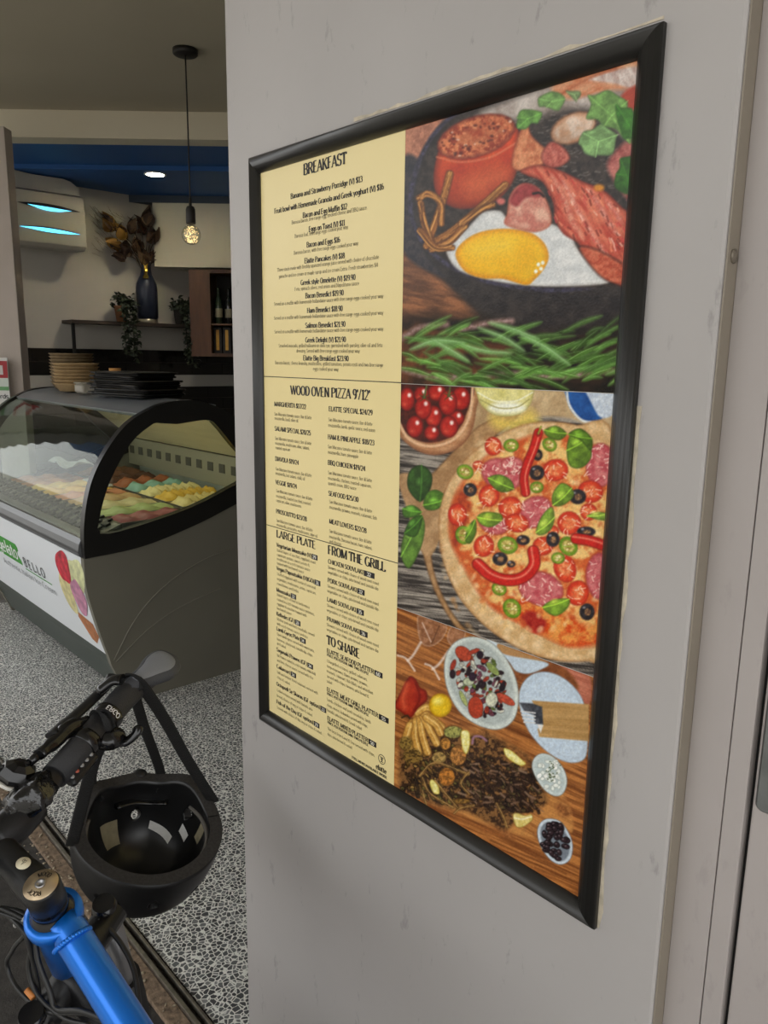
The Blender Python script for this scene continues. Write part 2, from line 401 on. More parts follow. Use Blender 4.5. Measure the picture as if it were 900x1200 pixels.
# terrazzo tiles 400 x 400
def terrazzo():
    m = mat('terrazzo', (150, 150, 145), rough=0.35, spec=0.4)
    t = m.node_tree; b = t.nodes['Principled BSDF']
    g = t.nodes.new('ShaderNodeNewGeometry')
    v = t.nodes.new('ShaderNodeTexVoronoi'); v.feature = 'DISTANCE_TO_EDGE'; v.inputs['Scale'].default_value = 72
    v2 = t.nodes.new('ShaderNodeTexVoronoi'); v2.inputs['Scale'].default_value = 72
    nn = t.nodes.new('ShaderNodeTexNoise'); nn.inputs['Scale'].default_value = 60; nn.inputs['Detail'].default_value = 3
    ad = t.nodes.new('ShaderNodeVectorMath'); ad.operation = 'MULTIPLY_ADD'; ad.inputs[1].default_value = (0.006, 0.006, 0.006)
    t.links.new(nn.outputs['Color'], ad.inputs[0]); t.links.new(g.outputs['Position'], ad.inputs[2]); t.links.new(g.outputs['Position'], nn.inputs['Vector'])
    t.links.new(ad.outputs[0], v.inputs['Vector']); t.links.new(ad.outputs[0], v2.inputs['Vector'])
    r = t.nodes.new('ShaderNodeValToRGB'); r.color_ramp.elements[0].position = 0.055; r.color_ramp.elements[1].position = 0.115
    r.color_ramp.elements[0].color = (1, 1, 1, 1); r.color_ramp.elements[1].color = (0, 0, 0, 1)
    c = t.nodes.new('ShaderNodeValToRGB'); sep = t.nodes.new('ShaderNodeSeparateColor')
    t.links.new(v2.outputs['Color'], sep.inputs[0]); t.links.new(sep.outputs[0], c.inputs[0])
    e = c.color_ramp.elements
    e[0].position = 0.0; e[0].color = (*s2l((62, 63, 65)), 1); e[1].position = 1.0; e[1].color = (*s2l((140, 141, 140)), 1)
    q = c.color_ramp.elements.new(0.6); q.color = (*s2l((88, 90, 92)), 1)
    mx = t.nodes.new('ShaderNodeMix'); mx.data_type = 'RGBA'
    t.links.new(v.outputs['Distance'], r.inputs[0]); t.links.new(r.outputs[0], mx.inputs[0])
    t.links.new(c.outputs[0], mx.inputs[6]); mx.inputs[7].default_value = (*s2l((236, 236, 230)), 1)
    t.links.new(mx.outputs[2], b.inputs['Base Color'])
    return m
M_TZ = terrazzo()
grout = mat('tile_grout', (92, 92, 88), 0.8)
FLOOR = struct(MB().box(-9.0, -0.3, 0.787, 9.0, -0.06, -0.0015).build('floor', grout))
tile_me = None
for i in range(15):
    for j in range(7):
        x1 = -1.066-0.4*i; y0 = 0.765+0.4*j
        if tile_me is None:
            tm = MB(); tm.box(-0.3985, 0.0, 0.0, 0.3985, -0.012, 0.0); tile_me = tm.mesh('tile'); tile_me.materials.append(M_TZ)
        if j == 0:      # first row is cut at the door track
            tm = MB(); tm.box(-0.3985, 0.0, 0.022, 0.3985, -0.012, 0.0); me = tm.mesh('tile'); me.materials.append(M_TZ)
        else: me = tile_me
        if j < 1 and i > 13: continue
        o = bpy.data.objects.new('tile', me); COL.objects.link(o); o.location = (x1, y0, 0); o.parent = FLOOR
# pavement outside, worn sill and sliding-door track
pv = mat('dark_pavement', (58, 55, 52), 0.9, var=0.35, vscale=30, bump=0.9, bscale=160)
struct(MB().box(-30, 30, -0.35, 0.70, -0.06, -0.012).build('pavement', pv))
struct(MB().box(-40, 40, -40, -0.3505, -0.06, -0.012).build('bounce_footpath', mat('bounce_concrete', (176, 172, 164), .9, var=.12, vscale=2)))  # unseen pale ground, added to bounce light up onto the pier
tk = bpy.data.objects.new('trim_4', None); COL.objects.link(tk); tk['kind'] = 'structure'
sill = mat('worn_sill', (122, 104, 86), 0.9, var=0.5, vscale=70, bump=1.0, bscale=180)
st = mat('track_steel', (138, 132, 122), 0.4, 0.8, var=0.25, vscale=50)
MB().box(-8, PX0+0.02, 0.70, 0.745, -0.05, 0.000).build('worn_sill', sill, tk, bevel=0.003)
MB().box(-8, PX0+0.02, 0.7455, 0.7575, -0.05, 0.010).build('rail', st, tk, bevel=0.002)
MB().box(-8, PX0+0.02, 0.7575, 0.7715, -0.05, -0.012).build('groove', mat('groove_dirt', (52, 48, 42), 0.9, var=0.4, vscale=80), tk)
MB().box(-8, PX0+0.02, 0.7715, 0.7805, -0.05, 0.008).build('rail', st, tk, bevel=0.002)
# grit and crumbs lying along the sill
rnd = random.Random(11); mb = MB()
for k in range(260):
    x = -rnd.uniform(1.2, 3.2); y = rnd.gauss(0.70, 0.03); r = rnd.uniform(0.0015, 0.0055)
    if y > 0.744: continue
    z = 0.0 if y > 0.70 else -0.012
    M = Matrix.Rotation(rnd.uniform(0, 6), 3, 'Z')
    mb.ball((x, y, z+r*0.4), r, 6, 4, (1.3, rnd.uniform(0.6, 1.2), 0.6), M)
gr = mb.build('grit', mat('grit', (150, 138, 118), 0.9, var=0.4, vscale=200)); gr['kind'] = 'stuff'; gr['label'] = 'small pale grit lying along the worn door sill'; gr['category'] = 'grit'

# shop ceiling, bulkhead, blue lowered ceiling
M_CEIL = mat('ceiling_paint', (176, 168, 148), 0.9, var=0.03, vscale=1.5)
M_WALLW = mat('wall_white', (184, 179, 170), 0.85, var=0.05, vscale=2.5)
M_BLUE = mat('ceiling_blue', (34, 88, 150), 0.55, var=0.05, vscale=3)
struct(MB().box(-9.5, PX0+0.5, 0.70, 9.0, 3.2, 3.3).build('ceiling', M_CEIL))
mb = MB(); mb.prism([(5.56, 3.2), (5.56, 3.028), (5.72, 3.028), (5.72, 3.2)], 'x', -6.5, 3.0, MD)
struct(mb.build('ceiling_bulkhead', mat('bulkhead_cream', (214, 206, 184), 0.85)))
mb = MB()
mb.prism([(5.72, 3.2), (5.72, 3.0285), (6.30, 3.0285), (6.30, 2.995), (7.24, 2.995), (7.24, 3.2)], 'x', -6.5, 3.0, MD)
struct(mb.build('ceiling_blue', M_BLUE))
LW = -6.9
struct(MB().box(LW-0.12, LW, 0.8, 9.0, 0, 3.2).build('wall_left', M_WALLW))
struct(MB().box(-9.0, -0.6, 6.2, 6.3, 0, 3.2).build('wall_back', M_WALLW))
struct(MB().box(-0.72, -0.60, 0.93, 6.2, 0, 3.2).build('wall_side', M_WALLW))
struct(MB().box(-9.0, LW+0.1, 0.70, 0.9, 0, 3.3).build('wall_front_far', M_PIER))
# diagonal white soffit over the cabinet with dark lower lip of the blue ceiling
mb = MB(); mb.prism([(7.25, 2.945), (7.25, 2.39), (8.2, 2.39), (8.2, 2.945)], 'x', -2.10, 1.5, MD)
struct(mb.build('soffit_box', mat('soffit_white', (190, 186, 172), 0.85)))
mb = MB(); mb.prism([(7.235, 3.02), (7.235, 2.935), (7.4, 2.935), (7.4, 3.02)], 'x', -2.55, 1.5, MD)
struct(mb.build('trim_5', mat('lip_slate', (66, 76, 88), 0.7)))
# unseen overhang, added to cut the high sky light on the pier
struct(MB().box(-9.5, 3.0, -2.6, 0.70, 3.3, 3.42).build('shade_canopy', mat('shade_canopy_soffit', (186, 182, 172), 0.8)))
# unseen facade added across the street to cut low sky reflections on the poster
struct(MB().box(-40, 30, -16.5, -16, -0.012, 3.6).build('added_wall_opposite', mat('added_facade', (140, 130, 120), .8, var=.25, vscale=.5)))
# wall tiles: two black courses, a white strip, black below
bt = mat('black_wall_tile', (24, 21, 19), 0.15, var=0.2, vscale=3)
wl = bpy.data.objects['wall_left']
MB().box(LW, LW+0.004, 1.2, 5.2, 0.4, 1.652).build('tile_grout_bed', mat('tile_grout_dark', (62, 58, 53), 0.8), wl)
MB().box(LW, LW+0.016, 1.2, 5.2, 1.312, 1.422).build('white_strip', mat('strip_white', (178, 174, 166), 0.5), wl)
tme = MB().box(0, 0.011, 0, 0.327, 0, 0.108).mesh('wall_tile'); tme.materials.append(bt)
for c, z in enumerate((1.538, 1.426, 1.200, 1.088, 0.976)):
    for k in range(12):
        o = bpy.data.objects.new('wall_tile', tme); COL.objects.link(o); o.parent = wl
        o.location = (LW+0.001, 1.25+0.33*k+(0.165 if c % 2 else 0), z+0.002)
# painted post beside the opening, behind the cabinet
mb = MB(); mb.box(-0.26, 0.072, 0, 0.10, 0, 2.945, Matrix.Translation(dg(5.0, -2.395)) @ MD)
struct(mb.build('trim_6', mat('post_paint', (178, 166, 156), 0.6, var=0.05, vscale=4), bevel=0.004))
# wall_front_far reveals
# ceiling downlight set in the blue ceiling
DLX, DLY = -5.983, 2.973
dl = thing('ceiling_downlight', 'small round lit downlight recessed in the blue ceiling', 'downlight', (DLX, DLY, 2.995))
MB().lathe([(0.085, 0.0), (0.085, -0.006), (0.068, -0.006), (0.068, 0.0)], (DLX, DLY, 2.9945), cap=False).build('trim_ring', mat('ring_white', (235, 235, 235), 0.4), dl)
MB().lathe([(0.068, -0.003), (0.0, -0.003)], (DLX, DLY, 2.9945)).build('diffuser', mat('downlight_glow', (255, 250, 235), 0.5, emit=(255, 248, 230), estr=14), dl)
ld = bpy.data.lights.new('downlight_beam', 'SPOT'); ld.energy = 5; ld.color = (1.0, 0.96, 0.90); ld.spot_size = 2.2; ld.spot_blend = 0.8; ld.shadow_soft_size = 0.06
lo = bpy.data.objects.new('downlight_beam', ld); COL.objects.link(lo); lo.location = (DLX, DLY, 2.96)
# ------------------------------------------------------------------ gelato display cabinet
CX0, CX1 = -5.08, -3.30
M_END = mat('case_grey', (114, 111, 99), 0.45, var=0.06, vscale=3)
M_BLK = mat('case_black', (20, 19, 18), 0.3)
M_STEEL = mat('case_steel', (150, 153, 156), 0.3, 0.75, var=0.08, vscale=5)
M_KICK = mat('case_kick', (58, 66, 60), 0.35)
M_INNER = mat('case_inner', (190, 184, 165), 0.5)
CASE = thing('gelato_display_cabinet', 'grey and black gelato display cabinet with curved glass and white banner', 'display cabinet', (-4.19, 1.6, 0))
outer = smooth2([(1.228, .723), (1.238, .886), (1.273, 1.04), (1.337, 1.166), (1.44, 1.291), (1.543, 1.355), (1.648, 1.392), (1.777, 1.399), (1.889, 1.372), (2.014, 1.306), (2.15, 1.20), (2.28, 1.06), (2.33, 0.985)], 4)
obot = smooth2([(2.33, .985), (2.003, .881), (1.791, .809), (1.5, .739), (1.228, .723)], 4)
inner = smooth2([(1.290, .828), (1.316, .933), (1.366, 1.062), (1.468, 1.218), (1.573, 1.296), (1.60, 1.300)], 4) + smooth2([(1.695, 1.291), (1.85, 1.304), (1.904, 1.273), (2.001, 1.16), (2.13, 1.03)], 4) + smooth2([(1.996, .977), (1.767, .896), (1.51, .842), (1.352, .82)], 4)
# end panel below the window (both ends)
front = [(1.408, 0.0), (1.325, .20)] + smooth2([(1.315, .245), (1.289, .334), (1.257, .462), (1.232, .587), (1.228, .723)], 4)
panel = [(2.40, 0.0)] + [(1.408, 0.0), (1.325, .20)] + front[2:] + obot[::-1][1:-1] + [(2.33, .985), (2.40, 0.95)]
def ring_faces(o_, i_, x0, x1, mb):
    """frame between two loops of different counts: resample to same count by angle"""
    cy = sum(p[0] for p in i_)/len(i_); cz = sum(p[1] for p in i_)/len(i_)
    def cast(loop, a):
        d = (math.cos(a), math.sin(a)); best = None
        for k in range(len(loop)):
            p, q = loop[k], loop[(k+1) % len(loop)]
            ex, ey = q[0]-p[0], q[1]-p[1]; det = d[0]*(-ey)+ex*d[1]
            if abs(det) < 1e-12: continue
            wx, wy = p[0]-cy, p[1]-cz
            t = (wx*(-ey)+ex*wy)/det; s_ = (d[0]*wy-d[1]*wx)/det
            if t > 0 and -1e-6 <= s_ <= 1+1e-6 and (best is None or t > best): best = t
        return (cy+d[0]*best, cz+d[1]*best)
    n = 96; A = [2*PI*k/n for k in range(n)]
    for lp in (o_, i_):
        for p in (lp if len(lp) < 20 else []): A.append(math.atan2(p[1]-cz, p[0]-cy) % (2*PI))
    A = sorted(set(A)); n = len(A)
    O = [cast(o_, a) for a in A]; I = [cast(i_, a) for a in A]
    vs = [(x, p[0], p[1]) for x in (x0, x1) for L in (O, I) for p in L]
    fs = []
    for k in range(n):
        j = (k+1) % n
        fs += [(k, j, n+j, n+k), (2*n+k, 2*n+j, 3*n+j, 3*n+k), (k, j, 2*n+j, 2*n+k), (n+k, n+j, 3*n+j, 3*n+k)]
    mb.add(vs, fs); return I
def thin_glass(name, tint=(0.86, 0.91, 0.88), base=0.018):
    if name in MATS: return MATS[name]
    m = bpy.data.materials.new(name); m.use_nodes = True; t = m.node_tree
    for n in list(t.nodes): t.nodes.remove(n)
    out = t.nodes.new('ShaderNodeOutputMaterial'); tr = t.nodes.new('ShaderNodeBsdfTransparent'); gl = t.nodes.new('ShaderNodeBsdfGlossy')
    tr.inputs[0].default_value = (*tint, 1); gl.inputs['Roughness'].default_value = 0.02
    lw = t.nodes.new('ShaderNodeLayerWeight'); lw.inputs[0].default_value = 0.5
    pw = t.nodes.new('ShaderNodeMath'); pw.operation = 'POWER'; pw.inputs[1].default_value = 5.0
    ma = t.nodes.new('ShaderNodeMath'); ma.operation = 'MULTIPLY_ADD'; ma.inputs[1].default_value = 0.6; ma.inputs[2].default_value = base
    t.links.new(lw.outputs['Facing'], pw.inputs[0]); t.links.new(pw.outputs[0], ma.inputs[0])
    mx = t.nodes.new('ShaderNodeMixShader'); t.links.new(ma.outputs[0], mx.inputs[0]); t.links.new(tr.outputs[0], mx.inputs[1]); t.links.new(gl.outputs[0], mx.inputs[2])
    t.links.new(mx.outputs[0], out.inputs[0]); MATS[name] = m; return m
M_GLASS = thin_glass('cabinet_glass')
for x0, x1 in ((CX1-0.035, CX1), (CX0, CX0+0.035)):
    MB().prism(panel, 'x', x0, x1).build('end_panel', M_END, CASE)
    mb = MB(); loop = outer+obot[1:-1]
    I = ring_faces(loop, inner, x0-0.001, x1+0.006, mb)
    fr = mb.build('end_frame', M_BLK, CASE)
    MB().prism(I, 'x', (x0+x1)/2-0.002, (x0+x1)/2+0.002).build('side_glass', M_GLASS, CASE)
# faint raised curves pressed into the near end panel
for a in ([(1.335, .225), (1.45, .40), (1.60, .53), (1.80, .62), (1.98, .655)], [(1.345, .215), (1.50, .33), (1.68, .41), (1.90, .46)]):
    MB().tube([(CX1+0.0005, y, z) for y, z in smooth2(a, 6)], 0.004, 6, flat=(1, 0.5)).build('pressed_line', mat('pressed_line', (128, 124, 112), 0.5), CASE)
def sweep(prof, name, m, th=0.012, x0=CX0+0.03, x1=CX1-0.03, parent=CASE):
    out = []
    n = len(prof)
    for k in range(n):
        a = prof[max(k-1, 0)]; b = prof[min(k+1, n-1)]
        t = Vector((b[0]-a[0], b[1]-a[1])).normalized(); out.append((prof[k][0]+t.y*th, prof[k][1]-t.x*th))
    return MB().prism(prof+out[::-1], 'x', x0, x1).build(name, m, parent)
base_f = sweep([(1.400, .03), (1.330, .20), (1.318, .243)], 'kick_panel', M_KICK)
banner_prof = smooth2([(1.316, .247), (1.290, .334), (1.258, .462), (1.233, .587), (1.2285, .721)], 6)
BANNER = sweep(banner_prof, 'banner', mat('banner_white', (226, 230, 234), 0.4))
MB().prism([(1.2285, .723), (1.220, .730), (1.217, .755), (1.222, .782), (1.234, .806), (1.26, .812), (1.30, .812), (1.30, .723)], 'x', CX0+0.03, CX1-0.03).build('front_rail', mat('rail_grey', (108, 110, 112), .4, .4), CASE)
MB().box(CX0+0.03, CX1-0.03, 1.2165, 1.2185, .742, .750).build('rail_groove', mat('rail_dark', (70, 70, 70), 0.5), CASE)
gp = smooth2([(1.238, .812), (1.247, .886), (1.281, 1.04), (1.345, 1.166), (1.445, 1.284), (1.535, 1.343)], 6)
sweep(gp, 'curved_front_glass', M_GLASS, 0.005)
top = smooth2([(1.530, 1.343), (1.60, 1.376), (1.70, 1.392), (1.80, 1.394), (1.92, 1.372)], 4)
sweep(top, 'top_cover', mat('cover_steel', (142, 146, 150), 0.4, 0.5, var=0.06, vscale=4), 0.018)
MB().box(CX0+0.03, CX1-0.035, 2.30, 2.395, 0.05, 0.99).build('back_panel', M_INNER, CASE)
# interior: well, vented back strip, cream rear screen, label rail
MB().box(CX0+0.036, CX1-0.036, 1.30, 2.30, 0.70, 0.745).build('well_floor', mat('well_dark', (74, 72, 66), 0.6), CASE)
rear = MB(); rear.prism([(2.24, 1.06), (2.25, 1.07), (1.90, 1.365), (1.88, 1.36)], 'x', CX0+0.04, CX1-0.04)
rear.build('rear_screen', mat('rear_screen', (206, 194, 158), 0.5, var=0.06, vscale=4, stretch=(1, 6, 6)), CASE)
vs_ = MB(); vs_.box(CX0+0.04, CX1-0.04, 2.225, 2.245, .88, 1.055); vs_.build('vent_strip', mat('vent_strip', (150, 142, 122), 0.4, 0.3), CASE)
vm = MB().box(-0.03, 0.03, 0, 0.004, 0, 0.05).mesh('vent'); vm.materials.append(mat('vent_dark', (72, 68, 58), 0.7))
for k in range(13):
    o = bpy.data.objects.new('vent', vm); COL.objects.link(o); o.location = (CX1-0.12-0.13*k, 2.2215, .955); o.parent = CASE; o.matrix_parent_inverse = parent_inv(CASE)
MB().prism([(1.30, .745), (1.30, .80), (1.415, .845), (1.425, .845), (1.425, .745)], 'x', CX0+0.04, CX1-0.04).build('label_rail', mat('label_rail', (112, 109, 98), 0.4, 0.3), CASE)
lm = MB(); sl = Matrix.Translation((0, 0, 0)) @ Matrix.Rotation(math.atan2(.045, .115), 4, 'X')
lm.box(-0.028, 0.028, 0.006, 0.032, 0.0, 0.010, sl); lm.box(-0.028, -0.012, 0.032, 0.062, 0, 0.010, sl)
lme = lm.mesh('label_clip'); lme.materials.append(mat('clip_dark', (42, 41, 37), 0.5))
for r_, (yy, zz) in enumerate(((1.306, .8025), (1.368, .8265))):
    for k in range(18):
        o = bpy.data.objects.new('label_clip', lme); COL.objects.link(o); o.location = (CX1-0.095-0.092*k-0.03*r_, yy, zz); o.parent = CASE; o.matrix_parent_inverse = parent_inv(CASE)
# strip light under the cover
em = mat('case_strip_light', (255, 246, 225), 0.5, emit=(255, 240, 205), estr=5)
MB().box(CX0+0.08, CX1-0.08, 1.62, 1.65, 1.345, 1.362).build('strip_light', em, CASE)
# banner print: green logo block, wording, gelato picture
def on_banner(x, s):
    """point on the concave banner: s = 0 bottom .. 1 top"""
    L = [0]
    for a, b in zip(banner_prof, banner_prof[1:]): L.append(L[-1]+math.hypot(b[0]-a[0], b[1]-a[1]))
    d = s*L[-1]
    for k in range(len(L)-1):
        if d <= L[k+1]+1e-9:
            t = (d-L[k])/(L[k+1]-L[k]); p = banner_prof[k]; q = banner_prof[k+1]
            return Vector((x, p[0]+(q[0]-p[0])*t-0.0012, p[1]+(q[1]-p[1])*t))
    return Vector((x, banner_prof[-1][0]-0.0012, banner_prof[-1][1]))
def banner_poly(pts, name, m, off=0.0):
    """flat print from (x, s) polygon; subdivided by triangle fan from its centre so it follows the curve"""
    n = len(pts); cx = sum(p[0] for p in pts)/n; cs = sum(p[1] for p in pts)/n; mb = MB(); rings = 4
    rows = []
    for k in range(rings+1):
        f_ = k/rings; rows.append([on_banner(cx+(p[0]-cx)*f_, cs+(p[1]-cs)*f_)-Vector((0, off, 0)) for p in pts+[pts[0]]])
    mb.sheet(rows); return mb.build(name, m, BANNER, fix=False)
grn = mat('logo_green', (62, 150, 52), 0.5)
banner_poly([(-4.66, .53), (-4.66, .765), (-4.265, .765), (-4.24, .735), (-4.225, .53)], 'logo_block', grn)
def banner_text(s, x0, x1, z0, hgt, m, name, thick=.12, track=0.0):
    q, wd = text_quads(s, 'even', thick, track=track); mb = MB(); k = (x1-x0)/wd
    for quad in q:
        mb.add([on_banner(x0+p[0]*k, min(.999, max(0, (z0+p[1]*hgt-.247)/.475)))-Vector((0, .0012, 0)) for p in quad], [(0, 1, 2, 3)])
    o = mb.build(name, m, BANNER, fix=False); o['kind'] = 'stuff'; return o
ink = mat('banner_ink', (60, 62, 64), 0.5)
banner_text('gelato', -4.60, -4.262, .523, .075, mat('logo_white', (236, 240, 236), 0.5), 'logo_lettering', .12)
banner_text('BELLO', -4.185, -3.845, .506, .050, ink, 'logo_lettering', .12, track=.25)
banner_poly([(-4.19, .502), (-3.80, .502), (-3.80, .515), (-4.19, .515)], 'logo_line', grn)
banner_text('Authentic Italian Ice Cream', -4.60, -3.77, .436, .034, mat('banner_grey_ink', (150, 152, 154), 0.5), 'logo_lettering', .08)
def blob(cx, cz, rx, rz, seed, n=44, wob=.13, rot=0):
    rnd = random.Random(seed); out = []; ph = [rnd.uniform(0, 6) for _ in range(4)]
    for k in range(n):
        a = 2*PI*k/n; r = 1+wob*sum(math.sin((j+2)*a+ph[j])/(1+j*.5) for j in range(4))*.6
        u, v = rx*r*math.cos(a), rz*r*math.sin(a)
        out.append((cx+u*math.cos(rot)-v*math.sin(rot), (cz+u*math.sin(rot)+v*math.cos(rot)-.247)/.475))
    return [(x, min(.995, max(0.002, s))) for x, s in out]
banner_poly(blob(-3.42, .62, .11, .085, 1), 'printed_scoop', mat('print_pale_green', (204, 206, 158), .5, var=.3, vscale=25))
banner_poly(blob(-3.575, .515, .085, .11, 2, rot=.15), 'printed_scoop', mat('print_cream', (216, 206, 150), .5, var=.3, vscale=25), .0004)
banner_poly(blob(-3.565, .635, .085, .078, 3, rot=-.35), 'printed_scoop', mat('print_red', (190, 44, 60), .5, var=.6, vscale=30), .0008)
banner_poly(blob(-3.430, .515, .075, .095, 4, rot=.1), 'printed_scoop', mat('print_pink', (190, 132, 158), .5, var=.4, vscale=25), .0012)
banner_poly([(-3.52, .36), (-3.36, .32), (-3.335, .20), (-3.40, .08), (-3.45, .10), (-3.54, .30)], 'printed_cone', mat('print_cone', (176, 112, 70), .5, var=.25, vscale=40), .0002)
# ------------------------------------------------------------------ gelato tubs
TUBM = mat('tub_steel', (170, 168, 160), 0.3, 0.8)
def gel(name, rgb, var=.12): return mat('gelato_'+name, rgb, .45, var=var, vscale=28, bump=.8, bscale=40, spec=.4)
rows_ = [
 (1.43, 1.82, [('raspberry', (176, 100, 98), 'pinkish red'), ('pistachio', (184, 196, 128), 'pale green'), ('vanilla', (214, 200, 150), 'vanilla cream'), ('coffee', (196, 160, 112), 'coffee brown'), ('salmon', (206, 140, 104), 'salmon pink'), ('mango', (226, 182, 96), 'mango orange'), ('custard', (222, 190, 110), 'custard yellow'), ('hazel', (170, 118, 74), 'hazelnut brown'), ('praline', (152, 102, 62), 'praline brown')]),
 (1.84, 2.20, [('biscuit', (206, 180, 132), 'biscuit beige'), ('banana', (228, 204, 132), 'banana cream'), ('lemon', (222, 178, 70), 'golden lemon'), ('cream', (230, 214, 150), 'whipped cream yellow'), ('mint', (136, 176, 160), 'mint teal'), ('caramel', (150, 88, 56), 'caramel brown'), ('choc', (84, 54, 40), 'dark chocolate'), ('cocoa', (104, 70, 52), 'cocoa brown'), ('mocha', (124, 92, 68), 'mocha brown')])]
def heap(x0, x1, y0, y1, z, h, seed, ridges):
    rnd = random.Random(seed); n, m = 13, 25; rows = []; ph = rnd.uniform(0, 6)
    for i in range(n):
        r = []
        for j in range(m):
            u, v = i/(n-1), j/(m-1)
            e = min(1, min(u, 1-u)*5)**.5*min(1, min(v, 1-v)*7)**.5
            zz = z+h*e*(0.75+0.25*math.sin(v*ridges*2*PI+ph+math.sin(u*PI)*2)+.12*rnd.uniform(-1, 1))
            r.append((x0+(x1-x0)*u, y0+(y1-y0)*v, zz))
        rows.append(r)
    return MB().sheet(rows)
for ri, (y0, y1, L_) in enumerate(rows_):
    for k, (nm, rgb, lab) in enumerate(L_):
        xb = CX1-0.065-0.186*k; xa = xb-0.178
        t = thing('gelato_tub', 'steel tub heaped with %s gelato in the %s row of the glass cabinet' % (lab, ('front', 'rear')[ri]), 'gelato tub', ((xa+xb)/2, (y0+y1)/2, .745))
        q = MB(); z0, z1 = .7455, .845
        for (a, b, c, d) in ((xa, xb, y0, y0+.004), (xa, xb, y1-.004, y1), (xa, xa+.004, y0, y1), (xb-.004, xb, y0, y1)): q.box(a, b, c, d, z0, z1)
        q.box(xa, xb, y0, y1, z0, z0+.004); q.build('tub', TUBM, t)
        hi = .05 if ri else .03
        heap(xa+.005, xb-.005, y0+.006, y1-.006, .835, hi, ri*20+k, 7 if nm in ('banana', 'cream', 'lemon') else 3).build('gelato', gel(nm, rgb), t)
# spatula, and a pale sheet standing in for paper and glass reflections
t = tag(MB().rbox(-4.42, -4.10, 1.66, 1.72, .8905, .900, .02, n=4).build('serving_spatula', mat('spatula', (206, 206, 208), .3, .4)), 'pale flat spatula lying across the gelato tubs', 'spatula')
rnd = random.Random(5); rows = []
for i in range(7):
    rows.append([(-4.95+.05*i+rnd.uniform(-.01, .01), 1.66+.035*j, .925+.03*rnd.random()+.02*math.sin(i*.9+j)) for j in range(6)])
tag(MB().sheet(rows, False).build('paper_reflection', mat('paper_reflection', (158, 166, 172), .7), solid=.002), 'crumpled pale sheet over the far tubs, standing in for paper and glass reflections', 'paper')
# ------------------------------------------------------------------ things on the cabinet top
CT = 1.3955
kraft = mat('kraft_card', (176, 148, 106), .8, var=.12, vscale=30)
kraft2 = mat('kraft_card_dark', (136, 116, 86), .8, var=.12, vscale=30)
def paper_bowl(x, y, z, r0, r1, hgt, m, name, label, group):
    mb = MB(); mb.lathe([(r0*.96, .002), (r0, 0), (r1, hgt-.004), (r1+.004, hgt-.003), (r1+.004, hgt), (r1-.001, hgt), (r0-.002, .004), (0, .004)], (x, y, z), n=28, smooth=True)
    return tag(mb.build(name, m), label, 'paper bowl', group)
for k in range(7):
    paper_bowl(-4.50+.003*math.sin(k*2), 1.70, CT+.0005+.0185*k, .095, .122, .045, kraft, 'paper_bowl', 'brown paper bowl, %s of the short nested stack on the gelato cabinet' % ('topmost' if k == 6 else ORD[k]), 'paper bowls in the short stack')
for k in range(10):
    paper_bowl(-4.83+.003*math.sin(k), 1.80, CT+.0005+.0185*k, .10, .124, .045, kraft2, 'paper_bowl', 'dull brown paper bowl, %s of the tall nested stack on the gelato cabinet' % ORD[k], 'paper bowls in the tall stack')
# clear plastic box beside the stack
t = thing('plastic_tub', 'small clear plastic tub beside the short stack of paper bowls', 'tub', (-4.25, 1.66, CT))
plc = mat('cloudy_plastic', (206, 200, 186), .3, trans=.55, ior=1.2)
q = MB(); q.rbox(-4.31, -4.19, 1.61, 1.71, CT+.001, CT+.05, .015); q.build('tub', plc, t)
MB().rbox(-4.315, -4.185, 1.605, 1.715, CT+.0505, CT+.058, .018).build('lid', plc, t)
# wafer cone wrapped in a paper napkin
t = thing('wafer_cone', 'wafer cone in a white napkin standing behind the black trays', 'cone', (-4.20, 1.80, CT))
MB().lathe([(.022, .07), (.033, .135), (.031, .135), (.018, .07)], (-4.20, 1.80, CT), n=16, cap=False).build('cone', mat('wafer', (196, 140, 74), .7, var=.2, vscale=60), t)
MB().lathe([(.028, 0.001), (.022, .02), (.027, .078), (.03, .088), (.024, .075)], (-4.20, 1.80, CT), n=9, smooth=False, cap=False).build('napkin', mat('napkin_white', (226, 226, 224), .8), t)
# stack of black trays, slightly askew
blkp = mat('black_tray_plastic', (20, 20, 19), .22, spec=.6)
z = CT+.001; rnd = random.Random(4)
for k, (dx, w_, a, hg) in enumerate(((0.0, .50, 0, .022), (.02, .47, 2, .020), (-.03, .50, -3, .020), (.01, .44, 3, .020), (-.03, .42, -2, .020), (-.01, .40, 1, .018))):
    M = Matrix.Translation((-3.80+dx, 1.735, z)) @ Matrix.Rotation(math.radians(a+8), 4, 'Z')
    mb = MB(); d_ = .13
    mb.rbox(-w_/2+.012, w_/2-.012, -d_+.01, d_-.01, 0, hg*.5, .02, M)
    ring = []
    mb.rbox(-w_/2, w_/2, -d_, d_, hg*.5, hg, .022, M)
    mb.rbox(-w_/2+.01, -w_/2+.06, -d_-.006, -d_+.02, hg*.55, hg*.95, .006, M)
    o = mb.build('serving_tray', blkp); z += hg+.0006
    tag(o, 'black plastic serving tray, %s of the stack on the gelato cabinet' % ('topmost' if k == 5 else ORD[k]), 'tray', 'black trays stacked on the cabinet')
